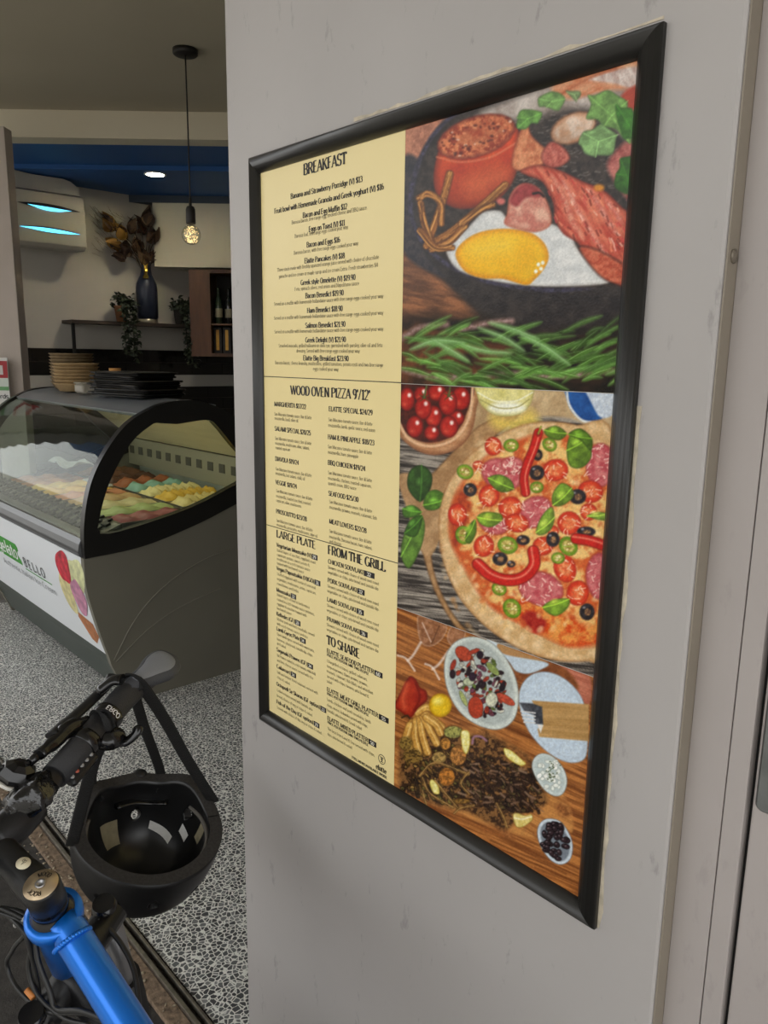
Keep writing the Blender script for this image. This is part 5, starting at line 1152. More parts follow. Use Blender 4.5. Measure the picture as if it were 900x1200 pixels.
# pepper, lemon and wedges
P.poly(E_(40, 425, 60, 380, 96, 312, 122, 318, 140, 350, 165, 366, 168, 402, 135, 432, 105, 470, 70, 452), (176, 50, 26), (150, 34, 20), soft=1.1, ns=10, edge=(96, 20, 12), ew=5); P.line(E_(90, 340, 75, 390, 80, 430), 5, (214, 92, 56), soft=3, alpha=.8); P.line(E_(125, 340, 140, 390, 120, 440), 2, (110, 20, 12), soft=1.5); P.line(E_(70, 470, 90, 462, 100, 472), 2, (60, 40, 22))
p = E_(220, 422)[0]; P.ell(p[0], p[1], 13.6, 14.2, (234, 196, 36), (222, 176, 20), soft=1, ns=5, edge=(170, 120, 10), ew=5); P.ell(p[0]-3, p[1]-5, 5, 4, (250, 232, 120), soft=3.5)
for q in (E_(300, 530, 315, 518, 334, 530, 335, 580, 322, 612, 306, 590), E_(468, 590, 500, 600, 540, 635, 554, 650, 530, 657, 480, 625), F_(178, 255, 190, 245, 212, 270, 216, 300, 196, 300, 184, 280)): P.poly(q, (226, 214, 120), (240, 234, 176), soft=.9, ns=3, edge=(206, 176, 60), ew=2)
P.poly(F_(503, 385, 520, 375, 550, 385, 575, 380, 580, 402, 545, 430, 515, 428), (232, 214, 140), (214, 190, 100), soft=1, ns=3, edge=(160, 130, 60), ew=2); P.line(F_(510, 395, 540, 400, 575, 390), 1.4, (250, 240, 200))
P.line(E_(345, 570, 352, 545, 380, 545, 400, 560), 2.5, (150, 110, 130), soft=1)
# feta and olive bowls
P.poly(F_(577, 195, 588, 158, 620, 142, 662, 156, 702, 202, 716, 252, 702, 298, 670, 311, 630, 290, 596, 245), (208, 216, 212), (196, 206, 204), soft=1, edge=(120, 126, 120), ew=1.6); P.poly(F_(590, 198, 600, 168, 624, 155, 658, 168, 692, 210, 703, 252, 692, 286, 668, 297, 634, 276, 606, 240), (186, 198, 196), soft=1.2)
for k in range(34):
    a = R_.uniform(0, 6.28); r = math.sqrt(R_.random())*.8; p = F_(648+r*(56*math.cos(a)-18*math.sin(a)), 228+r*(34*math.cos(a)+76*math.sin(a)))[0]
    P.ell(p[0], p[1], R_.uniform(2, 4), R_.uniform(1.6, 3), R_.choice([(236, 238, 230), (226, 230, 222), (244, 244, 238)]), rot=R_.uniform(0, 180), soft=.9, edge=(170, 176, 168), ew=1)
for k in range(30): p = F_(655+R_.gauss(0, 14), 215+R_.gauss(0, 20))[0]; P.ell(p[0], p[1], .8, .7, (70, 84, 50), soft=.6)
P.poly(F_(598, 455, 608, 416, 640, 397, 690, 409, 727, 462, 738, 512, 726, 560, 690, 578, 650, 560, 612, 508), (206, 216, 224), (192, 204, 214), soft=1, edge=(110, 114, 118), ew=1.6); P.poly(F_(611, 455, 619, 424, 644, 410, 686, 422, 716, 466, 726, 510, 716, 548, 690, 564, 656, 547, 622, 502), (120, 128, 138), soft=1.2)
for k in range(44):
    a = R_.uniform(0, 6.28); r = math.sqrt(R_.random())*.84; p = F_(668+r*(54*math.cos(a)-16*math.sin(a)), 488+r*(30*math.cos(a)+82*math.sin(a)))[0]; P.ell(p[0], p[1], 4.2, 3, (34, 24, 28), (52, 36, 40), rot=R_.uniform(0, 90), soft=.8, edge=(16, 10, 12), ew=1.5); P.ell(p[0]-1, p[1]-1, 1, .7, (140, 120, 124), soft=.8, alpha=.8)
P.build('printed_photo', 'printed photograph of shared Greek platters on a wooden table')
# ------------------------------------------------------------------ menu lettering
INK = mat('menu_ink', (34, 30, 30), .45); INK2 = mat('menu_ink_light', (92, 82, 56), .5); PAPER_INK = mat('tag_white_ink', (226, 222, 206), .5)
def text_mesh(s, x0, x1, z0, hgt, m, sheet, pen='didone', thick=.17, thin=.04, y=SY-.0004, name='menu_line'):
    _, wd = text_quads(s, pen, thick, thin); k = (x1-x0)/wd
    if pen == 'didone': thick = min(.34, thick*hgt/k)
    q, wd = text_quads(s, pen, thick, thin); mb = MB()
    for quad in q: mb.add([(x0+p[0]*k, y, z0+p[1]*hgt) for p in quad], [(0, 1, 2, 3)])
    o = mb.build(name, m, sheet, fix=False); o['kind'] = 'stuff'; return o
def put_lines(org, sc, sheet, rows):
    """rows: (text, left mark x, baseline mark y, right mark x, style); marks measured on an enlargement with origin org and scale sc"""
    for s, x, y, xr, st in rows:
        px, py, pr = org[0]+x/sc, org[1]+y/sc, org[0]+xr/sc
        xa, za = to_sheet(px, py)
        # the right end lies on the same level of the sheet: search its distance along the line
        lo, hi = xa, MX+.05
        for _ in range(40):
            md = (lo+hi)/2; mk = to_mark(np.array([md]), np.array([za]))[0][0]
            if mk < pr: lo = md
            else: hi = md
        xb = lo
        if st[0] == 'H': text_mesh(s, xa, xb, za, st[1], INK, sheet, thick=.25, thin=.085)
        elif st[0] == 'B': text_mesh(s, xa, xb, za, st[1], INK, sheet, thick=.23, thin=.10)
        else: text_mesh(s, xa, xb, za, st[1], INK2, sheet, thick=.11, thin=.07)
        if len(st) > 2:      # black price tag after the name
            w_ = st[3] if len(st) > 3 else .0165
            xt = xb+.0012; zt = za-.0012
            tg = MB().box(xt, xt+w_, SY-.0004, SY-.0001, zt, zt+.0078).build('price_tag', INK, sheet)
            text_mesh(st[2], xt+w_*.5-.0042, xt+w_*.5+.0042, zt+.0016, .0048, PAPER_INK, tg, 'even', .15, y=SY-.0008, name='price')
H1 = ('H', .0135); B1 = ('B', .0068); T1 = ('T', .0048)
SRV = 'Served on a muffin with homemade hollandaise sauce with free range eggs cooked your way'
put_lines((290, 150), 4.0, SHEETS['breakfast'], [
 ('BREAKFAST', 263, 222, 465, ('H', .0140)),
 ('Banana and Strawberry Porridge (V) $13', 203, 333, 540, B1), ('Fruit bowl with Homemade Granola and Greek yoghurt (V) $16', 127, 402, 640, B1),
 ('Bacon and Egg Muffin $12', 260, 422, 468, B1), ('Barossa bacon, free range egg, smoked cheese and BBQ sauce.', 208, 452, 563, T1),
 ('Eggs on Toast (V) $11', 288, 487, 458, B1), ('Barossa loaf, free range eggs cooked your way', 222, 516, 472, T1),
 ('Bacon and Eggs $16', 278, 560, 435, B1), ('Barossa bacon, with free range eggs cooked your way', 218, 594, 520, T1),
 ('Elatte Pancakes (V) $18', 268, 635, 457, B1), ('Three stack made with freshly squeezed orange juice served with choice of chocolate', 140, 674, 617, T1), ('ganache and ice cream or maple syrup and ice cream Extra: Fresh strawberries $4', 148, 704, 612, T1),
 ('Greek style Omelette (V) $19.90', 250, 737, 507, B1), ('Feta, spinach olives, red onion and Napolitana sauce', 222, 764, 524, T1),
 ('Bacon Benedict $19.90', 272, 798, 452, B1), (SRV, 125, 833, 637, T1), ('Ham Benedict $18.90', 280, 867, 447, B1), (SRV, 125, 899, 637, T1),
 ('Salmon Benedict $21.90', 272, 937, 460, B1), (SRV, 127, 963, 637, T1), ('Greek Delight (V) $21.90', 272, 1005, 462, B1),
 ('Smashed avocado, grilled halloumi on dark rye, garnished with parsley, olive oil and feta', 147, 1028, 634, T1), ('dressing. Served with free range eggs cooked your way', 230, 1052, 527, T1),
 ('Elatte Big Breakfast $23.90', 262, 1089, 475, B1), ('Barossa bacon, cheese kransky, mushrooms, grilled tomatoes, potato rosti and two free range', 130, 1107, 637, T1), ('eggs cooked your way', 308, 1136, 427, T1)])
SM = 'San Marzano tomato sauce, fior di latte'; B2 = ('B', .0066); T2 = ('T', .0046)
put_lines((290, 430), 4.737, SHEETS['pizza'], [
 ("WOOD OVEN PIZZA 9'/12'", 240, 152, 682, ('H', .0128)),
 ('MARGHERITA $17/22', 150, 217, 326, B2), (SM, 150, 268, 357, T2), ('mozzarella, basil, olive oil.', 152, 292, 285, T2),
 ('SALAMI SPECIAL $20/25', 152, 353, 352, B2), (SM, 154, 403, 355, T2), ('mozzarella, mushroom, olive, salami,', 155, 430, 345, T2), ('roasted capsicum', 157, 455, 238, T2),
 ('DIAVOLA $19/24', 155, 520, 286, B2), (SM, 157, 572, 357, T2), ('mozzarella, hot salami, chilli, oil', 157, 597, 320, T2),
 ('VEGGIE $19/24', 157, 650, 275, B2), (SM, 160, 694, 362, T2), ('mozzarella, roasted zucchini, roasted', 160, 722, 352, T2), ('capsicum, olive, mushrooms', 160, 747, 300, T2),
 ('PROSCIUTTO $23/28', 160, 811, 330, B2), (SM, 162, 858, 363, T2), ('mozzarella, prosciutto, mushrooms, olive oil', 163, 882, 390, T2),
 ('ELATTE SPECIAL $24/29', 452, 245, 695, B2), (SM, 450, 300, 695, T2), ('mozzarella, lamb, garlic sauce, red onion', 450, 331, 710, T2),
 ('HAM & PINEAPPLE $18/23', 447, 400, 705, B2), (SM, 447, 450, 692, T2), ('mozzarella, ham, pineapple', 447, 480, 617, T2),
 ('BBQ CHICKEN $19/24', 447, 542, 655, B2), (SM, 448, 594, 692, T2), ('mozzarella, chicken, roasted capsicum,', 448, 624, 690, T2), ('spanish onion, BBQ sauce', 448, 652, 605, T2),
 ('SEAFOOD $25/30', 450, 713, 617, B2), (SM, 455, 755, 693, T2), ('mozzarella, prawns, mussels, calamari, fish', 456, 785, 720, T2),
 ('MEAT LOVERS $22/28', 455, 868, 662, B2), (SM, 455, 918, 690, T2), ('mozzarella, Barossa bacon, ham, salami,', 455, 948, 693, T2), ('and chorizo', 455, 974, 522, T2)])
def BT(n, w_=.0165): return ('B', .0064, n, w_)
T3 = ('T', .0044); PP = 'PRICE PER PERSON, MIN. TWO PEOPLE'; T4 = ('B', .0040); B3 = ('B', .0064)
rows3 = [('LARGE PLATE', 88, 106, 255, ('H', .0115)), ('FROM THE GRILL', 307, 178, 552, ('H', .0128)), ('TO SHARE', 303, 562, 443, ('H', .0135)),
 ('Vegetarian Moussaka (V)', 88, 147, 236, BT('29', .014)), ('Baked layers of zucchini, eggplant, roast', 90, 167, 256, T3), ('capsicum, potato, sweet potato &', 90, 186, 230, T3), ('mushroom in a rich tomato sauce', 90, 204, 232, T3), ('topped with bechamel sauce', 90, 222, 205, T3),
 ('Vegan Papoutsakia (V)(GO)', 88, 246, 248, BT('31', .014)), ('Stuffed eggplant with a mix of seasonal', 90, 268, 255, T3), ('vegetables, mushrooms, onion, capsicum,', 90, 289, 257, T3), ('mixed beans and herbs', 90, 309, 182, T3),
 ('Moussaka', 88, 338, 147, BT('32', .014)), ('Baked layers of beef in lamb mince', 90, 356, 230, T3), ('cooked in a rich tomato sauce, potatoes,', 90, 376, 250, T3), ('eggplant & zucchini topped with', 90, 395, 217, T3), ('bechamel sauce', 90, 414, 152, T3),
 ('Keftedes (GF)', 88, 440, 165, BT('28', .014)), ('Mother pork and herb meatballs, served', 90, 460, 250, T3), ('with a rich tomato sauce and rice', 90, 480, 222, T3),
 ('Lamb Gyros Plate', 88, 503, 187, BT('34', .014)), ('Open lamb gyros served with warm pita,', 90, 524, 250, T3), ('hummus, pita bread, tzatziki dip, chips', 90, 545, 242, T3), ('and salad', 90, 564, 128, T3),
 ('Saganaki Prawns (GF)', 88, 592, 218, BT('34', .014)), ('Six Prawns cooked in a rich tomato, mild chilli', 90, 614, 255, T3), ('and feta cheese sauce, served with rice', 90, 635, 245, T3),
 ('Calamari', 88, 663, 147, BT('34', .014)), ('Salt and pepper fried calamari, served with', 90, 686, 265, T3), ('chips & salad', 90, 708, 145, T3),
 ('Octopodi Se Skaras (GF option)', 88, 738, 273, BT('33', .014)), ('Grilled octopus served with tzatziki, pita', 90, 763, 242, T3), ('bread, choice of veg or chips & salad', 90, 786, 240, T3),
 ('Fish of the Day (GF option)', 88, 814, 245, BT('29', .014)), ('Served with choice of dip, veg or chips & salad', 90, 836, 280, T3)]
for nm, y, xr, n, w_, x in (('CHICKEN SOUVLAKI', 218, 458, '32', .022, 308), ('PORK SOUVLAKI', 298, 430, '32', .0155, 306), ('LAMB SOUVLAKI', 380, 427, '35', .0155, 304), ('PRAWN SOUVLAKI', 462, 440, '36', .017, 303)):
    rows3 += [(nm, x, y, xr, BT(n, w_)), ('Skewers served with choice of wood oven roast', x-1, y+22, 525, T3), ('vegetables or chips, pita bread and %s dip' % ('tartare' if 'PRAWN' in nm else 'tzatziki'), x-1, y+43, 523, T3)]
rows3 += [('ELATTE SEAFOOD PLATTER', 303, 598, 503, BT('60')), (PP, 303, 613, 482, T4), ('Chargrilled octopus, grilled calamari,', 303, 639, 475, T3), ('tempura prawns, flaxen prawns, prawns,', 303, 661, 476, T3), ('mussels, calamari, fish fillets and whitebait', 303, 682, 500, T3), ('served with chips, tarama, pita bread &', 303, 704, 482, T3), ('salad', 303, 725, 325, T3),
 ('ELATTE MEAT GRILL PLATTER', 303, 763, 522, BT('55', .020)), (PP, 303, 778, 482, T4), ('Lamb, chicken and pork souvlakia, lamb', 303, 803, 490, T3), ('chops, yeeros, loukaniko served with chips,', 303, 826, 478, T3), ('tzatziki, pita bread & Greek salad', 303, 848, 452, T3),
 ('ELATTE MIXED PLATTER', 305, 885, 478, BT('50')), (PP, 305, 900, 480, T4), ('The best from Land & Sea served with chips,', 305, 927, 508, T3), ('dips, pita bread & salad', 305, 950, 410, T3),
 ('FULL MENU AVAILABLE INSIDE', 410, 1050, 560, T4), ('elatte', 512, 1092, 557, ('B', .0075))]
put_lines((300, 600), 3.639, SHEETS['plates'], rows3)
ua, uz = to_sheet(300+410/3.639, 600+1058/3.639)
MB().box(ua, ua+.073, SY-.0004, SY-.0001, uz-.0012, uz-.0006).build('underline', INK, SHEETS['plates'])
# round cafe emblem
ex, ez = to_sheet(300+537/3.639, 600+1055/3.639)
lg = MB().lathe([(.0072, 0), (.0072, .0003), (.0064, .0003), (.0064, 0)], M=Matrix.Translation((ex, SY-.0001, ez)) @ Matrix.Rotation(PI/2, 4, 'X'), n=36, smooth=False, cap=False).build('emblem', INK, SHEETS['plates'])
q = MB(); q.box(ex-.0006, ex+.0006, SY-.0004, SY-.0001, ez-.0035, ez+.0028); q.box(ex-.0028, ex+.0028, SY-.0004, SY-.0001, ez-.0042, ez-.0034); q.box(ex-.0036, ex+.0036, SY-.0004, SY-.0001, ez+.0022, ez+.0032); q.box(ex-.0026, ex+.0026, SY-.0004, SY-.0001, ez-.0004, ez+.0006)
q.build('emblem_motif', INK, lg)
# ------------------------------------------------------------------ blue bicycle leaning along the shopfront
V = Vector
BIKE = thing('bicycle', 'blue bicycle with black handlebar and grey ergonomic grip parked by the door track', 'bicycle', (-0.74, 0.21, -0.012))
M_BB = mat('bike_black', (24, 24, 25), .38, spec=.5, bump=.1, bscale=300)
M_BG = mat('bike_gloss_black', (18, 18, 19), .16, spec=.6)
M_RUB = mat('grip_rubber', (40, 40, 42), .62, bump=.35, bscale=500)
M_GREY = mat('grip_grey', (118, 121, 127), .55, bump=.5, bscale=900)
M_BLUE2 = mat('frame_blue', (8, 112, 214), .33, .55, spec=.6, coat=.4)
M_SIL = mat('bike_silver', (170, 170, 172), .28, .9)
def part(mb, name, m, parent=BIKE, **k): return mb.build(name, m, parent, **k)
CAP = V((-0.738, .211, 1.075)); HEAD = V((-0.732, .218, 1.027))
AX = V((.22, -.26, .94)).normalized()                       # steering axis, upwards
def frame_along(o, z):
    z = z.normalized(); x = z.orthogonal().normalized(); y = z.cross(x)
    return Matrix(((x.x, y.x, z.x, o.x), (x.y, y.y, z.y, o.y), (x.z, y.z, z.z, o.z), (0, 0, 0, 1)))
MS2 = frame_along(CAP, AX)
# head tube with collar
base_h = CAP-AX*.052
ht = part(MB().lathe([(.0235, -.125), (.0235, -.02), (.0285, -.008), (.0295, .0), (.0285, .006), (.0225, .0065)], M=frame_along(base_h, AX), n=40), 'head_tube', M_BLUE2)
part(MB().lathe([(.0223, .004), (.0223, .0075), (.019, .010), (.0165, .018), (.0165, .022)], M=frame_along(base_h, AX), n=36, cap=False), 'headset', M_BG)
part(MB().lathe([(.0175, .012), (.0185, .014), (.0185, .024), (.0175, .026)], M=frame_along(base_h, AX), n=36), 'spacer', M_BG)
# stem
STF = V((-0.828, .191, 1.087))
q = MB(); q.lathe([(.0165, .018), (.0185, .020), (.0185, .050), (.0175, .0525), (.0165, .053)], M=frame_along(base_h, AX), n=36)
st0 = CAP-AX*.020
q.tube(smooth_path([st0, st0+(STF-st0)*.35, st0+(STF-st0)*.75, STF], 4), [.0178]*5+[.0162]*4+[.0165]*4, 24)
stem = part(q, 'stem', M_BB)
# top cap with ring lettering and bolt
cap = part(MB().lathe([(.0168, -.003), (.0172, -.001), (.0168, .0008), (.0, .0008)], M=frame_along(CAP+AX*.001, AX), n=36), 'top_cap', mat('cap_bronze', (190, 170, 140), .35, .7), stem)
part(MB().lathe([(.0178, -.004), (.0178, -.0012), (.0168, -.0005)], M=frame_along(CAP+AX*.001, AX), n=36, cap=False), 'cap_edge', M_BG, stem)
MC = frame_along(CAP+AX*.0021, AX)
part(MB().lathe([(.0052, 0), (.0052, .0015), (.003, .0018), (.0026, .0002), (0, .0002)], M=MC, n=20), 'cap_bolt', M_SIL, stem)
def ring_text(s, r, a0, span, h, M, m, name, parent):
    qd, wd = text_quads(s, 'even', .14); mb = MB()
    for quad in qd: mb.add([M @ V(((r+p[1]*h)*math.cos(a0-p[0]/wd*span), (r+p[1]*h)*math.sin(a0-p[0]/wd*span), .0003)) for p in quad], [(0, 1, 2, 3)])
    o = mb.build(name, m, parent, fix=False); o['kind'] = 'stuff'; return o
ring_text('MOOD', .0085, 2.2, 1.3, .0048, MC, M_BG, 'cap_lettering', stem); ring_text('ROCK', .0085, 5.2, 1.3, .0048, MC, M_BG, 'cap_lettering', stem)
# round sticker on the stem
sd = (STF-st0).normalized(); stk = st0+(STF-st0)*.40; upn = (V((0, 0, 1))-sd*sd.z).normalized(); nn = (upn+V((.35, -.1, 0))*.9).normalized(); nn = (nn-sd*nn.dot(sd)).normalized()
MK = frame_along(stk+nn*.0176, nn)
stc = part(MB().lathe([(.0072, 0), (.0072, .0004), (0, .0004)], M=MK, n=28), 'round_sticker', mat('sticker_cream', (222, 214, 186), .5), stem)
for s_, x_ in (('OO', -.004), ('Y', -.0015)):
    qd, wd = text_quads(s_, 'even', .12); mb = MB(); sc_ = .0032
    dx_ = nn.cross(sd)
    for quad in qd: mb.add([stk+nn*.0182+(-sd)*(p[0]*sc_+x_+.0005)+(-dx_)*(p[1]*sc_-(.003 if s_ == 'Y' else -.0005)) for p in quad], [(0, 1, 2, 3)])
    mb.build('sticker_mark', M_BG, stc, fix=False)['kind'] = 'stuff'
# frame tubes
TT = [V(p) for p in ((-.740, .228, 1.022), (-.729, .233, 1.014), (-.677, .242, .986), (-.632, .249, .965))]
dirT = (TT[-1]-TT[1]).normalized(); TA = TT[0]; TB = TT[1]+dirT*.46
tt = part(MB().tube([TA, TT[1], TT[1]+dirT*.2, TB], [.0185, .0180, .0178, .0175], 36), 'top_tube', M_BLUE2)
q = MB()          # weld bead where the tube meets the collar
for k in range(22):
    a = PI*(-.55+1.1*k/21); nrm = V((0, 0, 1)); sd_ = dirT.cross(nrm).normalized(); nrm = sd_.cross(dirT)
    q.ball(TA+dirT*(.0235+.004*math.cos(a))+sd_*math.sin(a)*.0185+nrm*math.cos(a)*.0185, .0028, 8, 6, (1, 1, 1))
part(q, 'weld_bead', M_BLUE2)
DT0 = CAP-AX*.135
# handlebar, right side
bp = [V(p) for p in ((-.800, .130, 1.083), (-.826, .192, 1.088), (-.835, .22, 1.095), (-.867, .27, 1.113), (-.899, .322, 1.128), (-.917, .354, 1.140), (-.942, .398, 1.156), (-.967, .445, 1.165), (-.974, .460, 1.166))]
BAR = smooth_path(bp, 6)
hb = part(MB().tube(BAR, .0135, 20), 'handlebar', M_BB)
part(MB().tube(smooth_path([bp[1], bp[2], bp[3]], 5)[:8], .021, 20), 'bar_clamp', M_BB, stem)
# the street-side half of the bar
_m = V((-.48, .87, 0)).normalized(); lb = [p-_m*(2*(p-bp[1]).dot(_m)) for p in bp[1:]]
part(MB().tube(smooth_path(lb, 6), .0135, 20), 'handlebar_street_half', M_BB)
part(MB().tube(smooth_path(lb[4:], 5), .0172, 22), 'street_grip', M_RUB)
part(MB().tube(smooth_path([lb[2]+V((-.02, 0, .02)), lb[4]+V((-.035, 0, .012)), lb[5]+V((-.038, 0, .01))], 6), .006, 12), 'street_brake_lever', M_BB)
def along(i0, i1, n=6):
    a, b = bp[i0], bp[i1]
    return smooth_path([bp[k] for k in range(i0, i1+1)], n)
part(MB().tube([bp[3]+(bp[4]-bp[3])*.05, bp[4], bp[5]], [.0165, .017, .017], 22), 'inner_sleeve', M_RUB, hb)
gp_ = along(5, 7)
grip = part(MB().tube(gp_, [.0172]*len(gp_), 24), 'grip', M_RUB)
d5 = (bp[6]-bp[5]).normalized()
part(MB().lathe([(.0185, -.002), (.0195, 0), (.0195, .012), (.0185, .014)], M=frame_along(bp[5], d5), n=28), 'lock_ring', M_BG, grip)
mr = frame_along(bp[5], d5)
qd, wd = text_quads('ERGO', 'even', .16); mb = MB(); axc = V((1.0, -.2, .55)); axc = (axc-d5*axc.dot(d5)).normalized(); ayc = d5.cross(axc)
for quad in qd: mb.add([bp[5]+d5*(.0095-p[1]*.0065)+(axc*math.cos(-.55+p[0]/wd*1.1)+ayc*math.sin(-.55+p[0]/wd*1.1))*.0199 for p in quad], [(0, 1, 2, 3)])
mb.build('ring_lettering', mat('grip_print', (206, 206, 206), .5), grip, fix=False)['kind'] = 'stuff'
# grey palm paddle
gd = (bp[7]-bp[6]).normalized(); back = V((.80, .48, -.35)); back = (back-gd*back.dot(gd)).normalized(); upg = gd.cross(back)
if upg.z < 0: upg = -upg
def paddle(scale_, lift, m, name, parent, thick):
    out = [(-.052, .004), (-.030, .014), (-.016, .019), (.0, .0255), (.012, .030), (.027, .030), (.040, .023), (.047, .009), (.0465, -.008), (.039, -.0175), (.024, -.021), (.008, -.020), (-.004, -.0165), (-.016, -.0145), (-.032, -.013), (-.050, -.010)]
    loop = smooth2(out+[out[0]], 4)[:-1]; n = len(loop); c0 = bp[6]+(bp[7]-bp[6])*.80+upg*.004+back*.002; rows = []
    for (f_, zz) in ((.0, thick), (.5, thick*.97), (.8, thick*.80), (.95, thick*.4), (1.0, 0), (.92, -thick*.5), (.6, -thick*.8), (0, -thick*.85)):
        r = []
        for (a, b) in loop+[loop[0]]:
            aa = (a-.01)*scale_*max(f_, .001)+.01; bb = (b-.004)*scale_*max(f_, .001)+.004
            r.append(c0+gd*aa+back*bb+upg*(zz+lift+.05*(aa)**1*0-.0010*(bb/.03)**2))
        rows.append(r)
    return MB().sheet(rows).build(name, m, parent)
paddle(1.0, .006, mat('paddle_dark', (62, 64, 69), .6, bump=.4, bscale=900), 'palm_paddle', grip, .0115)
paddle(.80, .0125, M_GREY, 'palm_pad', grip, .0062)
# brake lever and perch (front side of the bar)
part(MB().tube(smooth_path([(-.884, .262, 1.139), (-.900, .288, 1.142), (-.915, .310, 1.146), (-.921, .335, 1.144)], 5), [.008]*3+[.010]*5+[.0115]*5+[.009]*3, 16, flat=(1, .8)), 'lever_perch', M_BG, hb)
lv = part(MB().tube(smooth_path([(-.905, .286, 1.146), (-.932, .318, 1.148), (-.952, .350, 1.154), (-.968, .380, 1.164), (-.977, .392, 1.172)], 6), [.0075]*6+[.0062]*13+[.0055]*3+[.0058]*3, 14, flat=(1.35, .7)), 'brake_lever', M_BB, hb)
part(MB().lathe([(.0172, -.009), (.0188, -.008), (.0188, .008), (.0172, .009)], M=frame_along(bp[4], (bp[5]-bp[4])), n=26), 'lever_clamp', M_BG, hb)
part(MB().tube([(-.889, .266, 1.138), (-.880, .250, 1.135)], [.0062, .005], 12), 'cable_adjuster', M_BG, hb)
part(MB().tube(smooth_path([(-.952, .362, 1.166), (-.945, .378, 1.178), (-.935, .388, 1.181)], 4), .0085, 12, flat=(1.2, .7)), 'hose_cover', M_BG, hb)
# shifter with thumb paddle, control pad
part(MB().ball((-.897, .352, 1.124), .017, 16, 10, (1.1, 1.2, .8)), 'shifter_body', M_BG, hb)
part(MB().tube(smooth_path([(-.893, .352, 1.120), (-.885, .366, 1.119), (-.879, .378, 1.128), (-.882, .384, 1.136)], 4), [.006]*4+[.0085]*5+[.0095]*3+[.007], 12, flat=(1.2, .6)), 'shift_paddle', M_BG, hb)
pd_x = (bp[5]-bp[4]).normalized(); pn = V((.62, -.22, .75)); pn = (pn-pd_x*pn.dot(pd_x)).normalized(); py_ = pn.cross(pd_x)
MP = Matrix(((pd_x.x, py_.x, pn.x, -.8735), (pd_x.y, py_.y, pn.y, .306), (pd_x.z, py_.z, pn.z, 1.110), (0, 0, 0, 1)))
cp = part(MB().rbox(-.024, .024, -.0085, .0085, -.006, .006, .005, MP), 'control_pad', M_BB, hb)
for k in range(5):
    part(MB().lathe([(.0027, .006), (.0025, .0072), (0, .0072)], M=MP @ Matrix.Translation((-.018+.009*k, 0, 0)), n=12), 'button', mat('button_red', (176, 90, 70), .4) if k == 1 else mat('button_grey', (150, 150, 150), .4), cp)
# bell, its pale base to the left
MBl = frame_along(V((-.884, .238, 1.124)), V((.15, .35, .9)))
bl = part(MB().lathe([(.020, -.012), (.0235, -.010), (.0235, -.006)], M=MBl, n=24), 'bell_base', mat('bell_white', (206, 204, 196), .4), hb)
part(MB().lathe([(.022, -.006), (.0225, .0), (.018, .009), (.010, .014), (.0, .015)], M=MBl, n=8, smooth=False), 'bell_dome', M_BG, bl)
# display unit wrapped in black plastic
rnd = random.Random(31); q = MB(); rows = []; cx_ = V((-.842, .240, 1.108)); ux = V((.55, -.30, .10)).normalized(); uy = V((.30, .75, .40)); uy = (uy-ux*uy.dot(ux)).normalized(); uz = ux.cross(uy)
if uz.z < 0: uz = -uz
for i in range(13):
    r = []
    th = PI*(i/12)
    for j in range(27):
        ph = 2*PI*j/26
        dx, dy, dz = math.sin(th)*math.cos(ph), math.sin(th)*math.sin(ph), math.cos(th)
        pw = lambda v: math.copysign(abs(v)**.55, v)
        wob = 1+.10*math.sin(5*ph+3*th)*math.sin(th)+.07*math.sin(9*ph-4*th)*math.sin(th)
        r.append(cx_+ux*(pw(dx)*.030*wob)+uy*(pw(dy)*.0235*wob)+uz*(pw(dz)*.017*wob+.006))
    rows.append(r)
part(MB().sheet(rows), 'wrapped_display', mat('black_plastic_wrap', (14, 14, 15), .14, spec=.7, bump=1.0, bscale=70), hb)
# cables
M_CAB = mat('cable_black', (30, 30, 30), .4)
def cable(pts, r=.0025, name='cable', m=M_CAB): return part(MB().tube(smooth_path([V(p) for p in pts], 7), r, 8), name, m)
zt = V((-.768, .199, 1.020))
cable([(-.880, .250, 1.135), (-.90, .20, 1.13), (-.93, .13, 1.08), (-.86, .15, 1.03), zt, (-.775, .190, .99), (-.800, .188, .955), (-.780, .192, .935), (-.735, .205, .932), (-.690, .228, .948), (-.66, .24, .95)])
cable([(-.86, .12, 1.10), (-.83, .16, 1.04), zt+V((.004, .004, 0)), (-.762, .199, .97), (-.748, .202, .945), (-.712, .215, .935), (-.680, .230, .940)])
cable([(-.90, .13, 1.06), (-.82, .17, 1.03), zt+V((-.003, .004, .004)), (-.750, .206, .98), (-.735, .210, .955), (-.722, .212, .940), (-.690, .226, .952), (-.655, .242, .955)], .0029)
cable([(-.88, .14, 1.03), (-.82, .18, 1.02), zt+V((.004, -.003, -.003)), (-.758, .203, .975), (-.756, .205, .93), (-.77, .20, .90)])
cable([(-.755, .198, .938), (-.752, .196, .918), (-.735, .200, .912), (-.722, .206, .925)], .0024, 'cable_loop')
cable([(-.79, .285, .965), (-.765, .297, .945), (-.735, .30, .925), (-.70, .29, .90)], .003, 'brake_hose')
part(MB().tube([zt+V((-.012, -.004, -.008)), zt+V((.0, .002, .003)), zt+V((.018, .010, .010))], .0032, 8), 'cable_tie', mat('tie_grey', (140, 140, 138), .5))
part(MB().tube([(-.763, .196, .944), (-.752, .199, .940)], .0036, 8), 'cable_ferrule', mat('ferrule_orange', (190, 120, 60), .4))
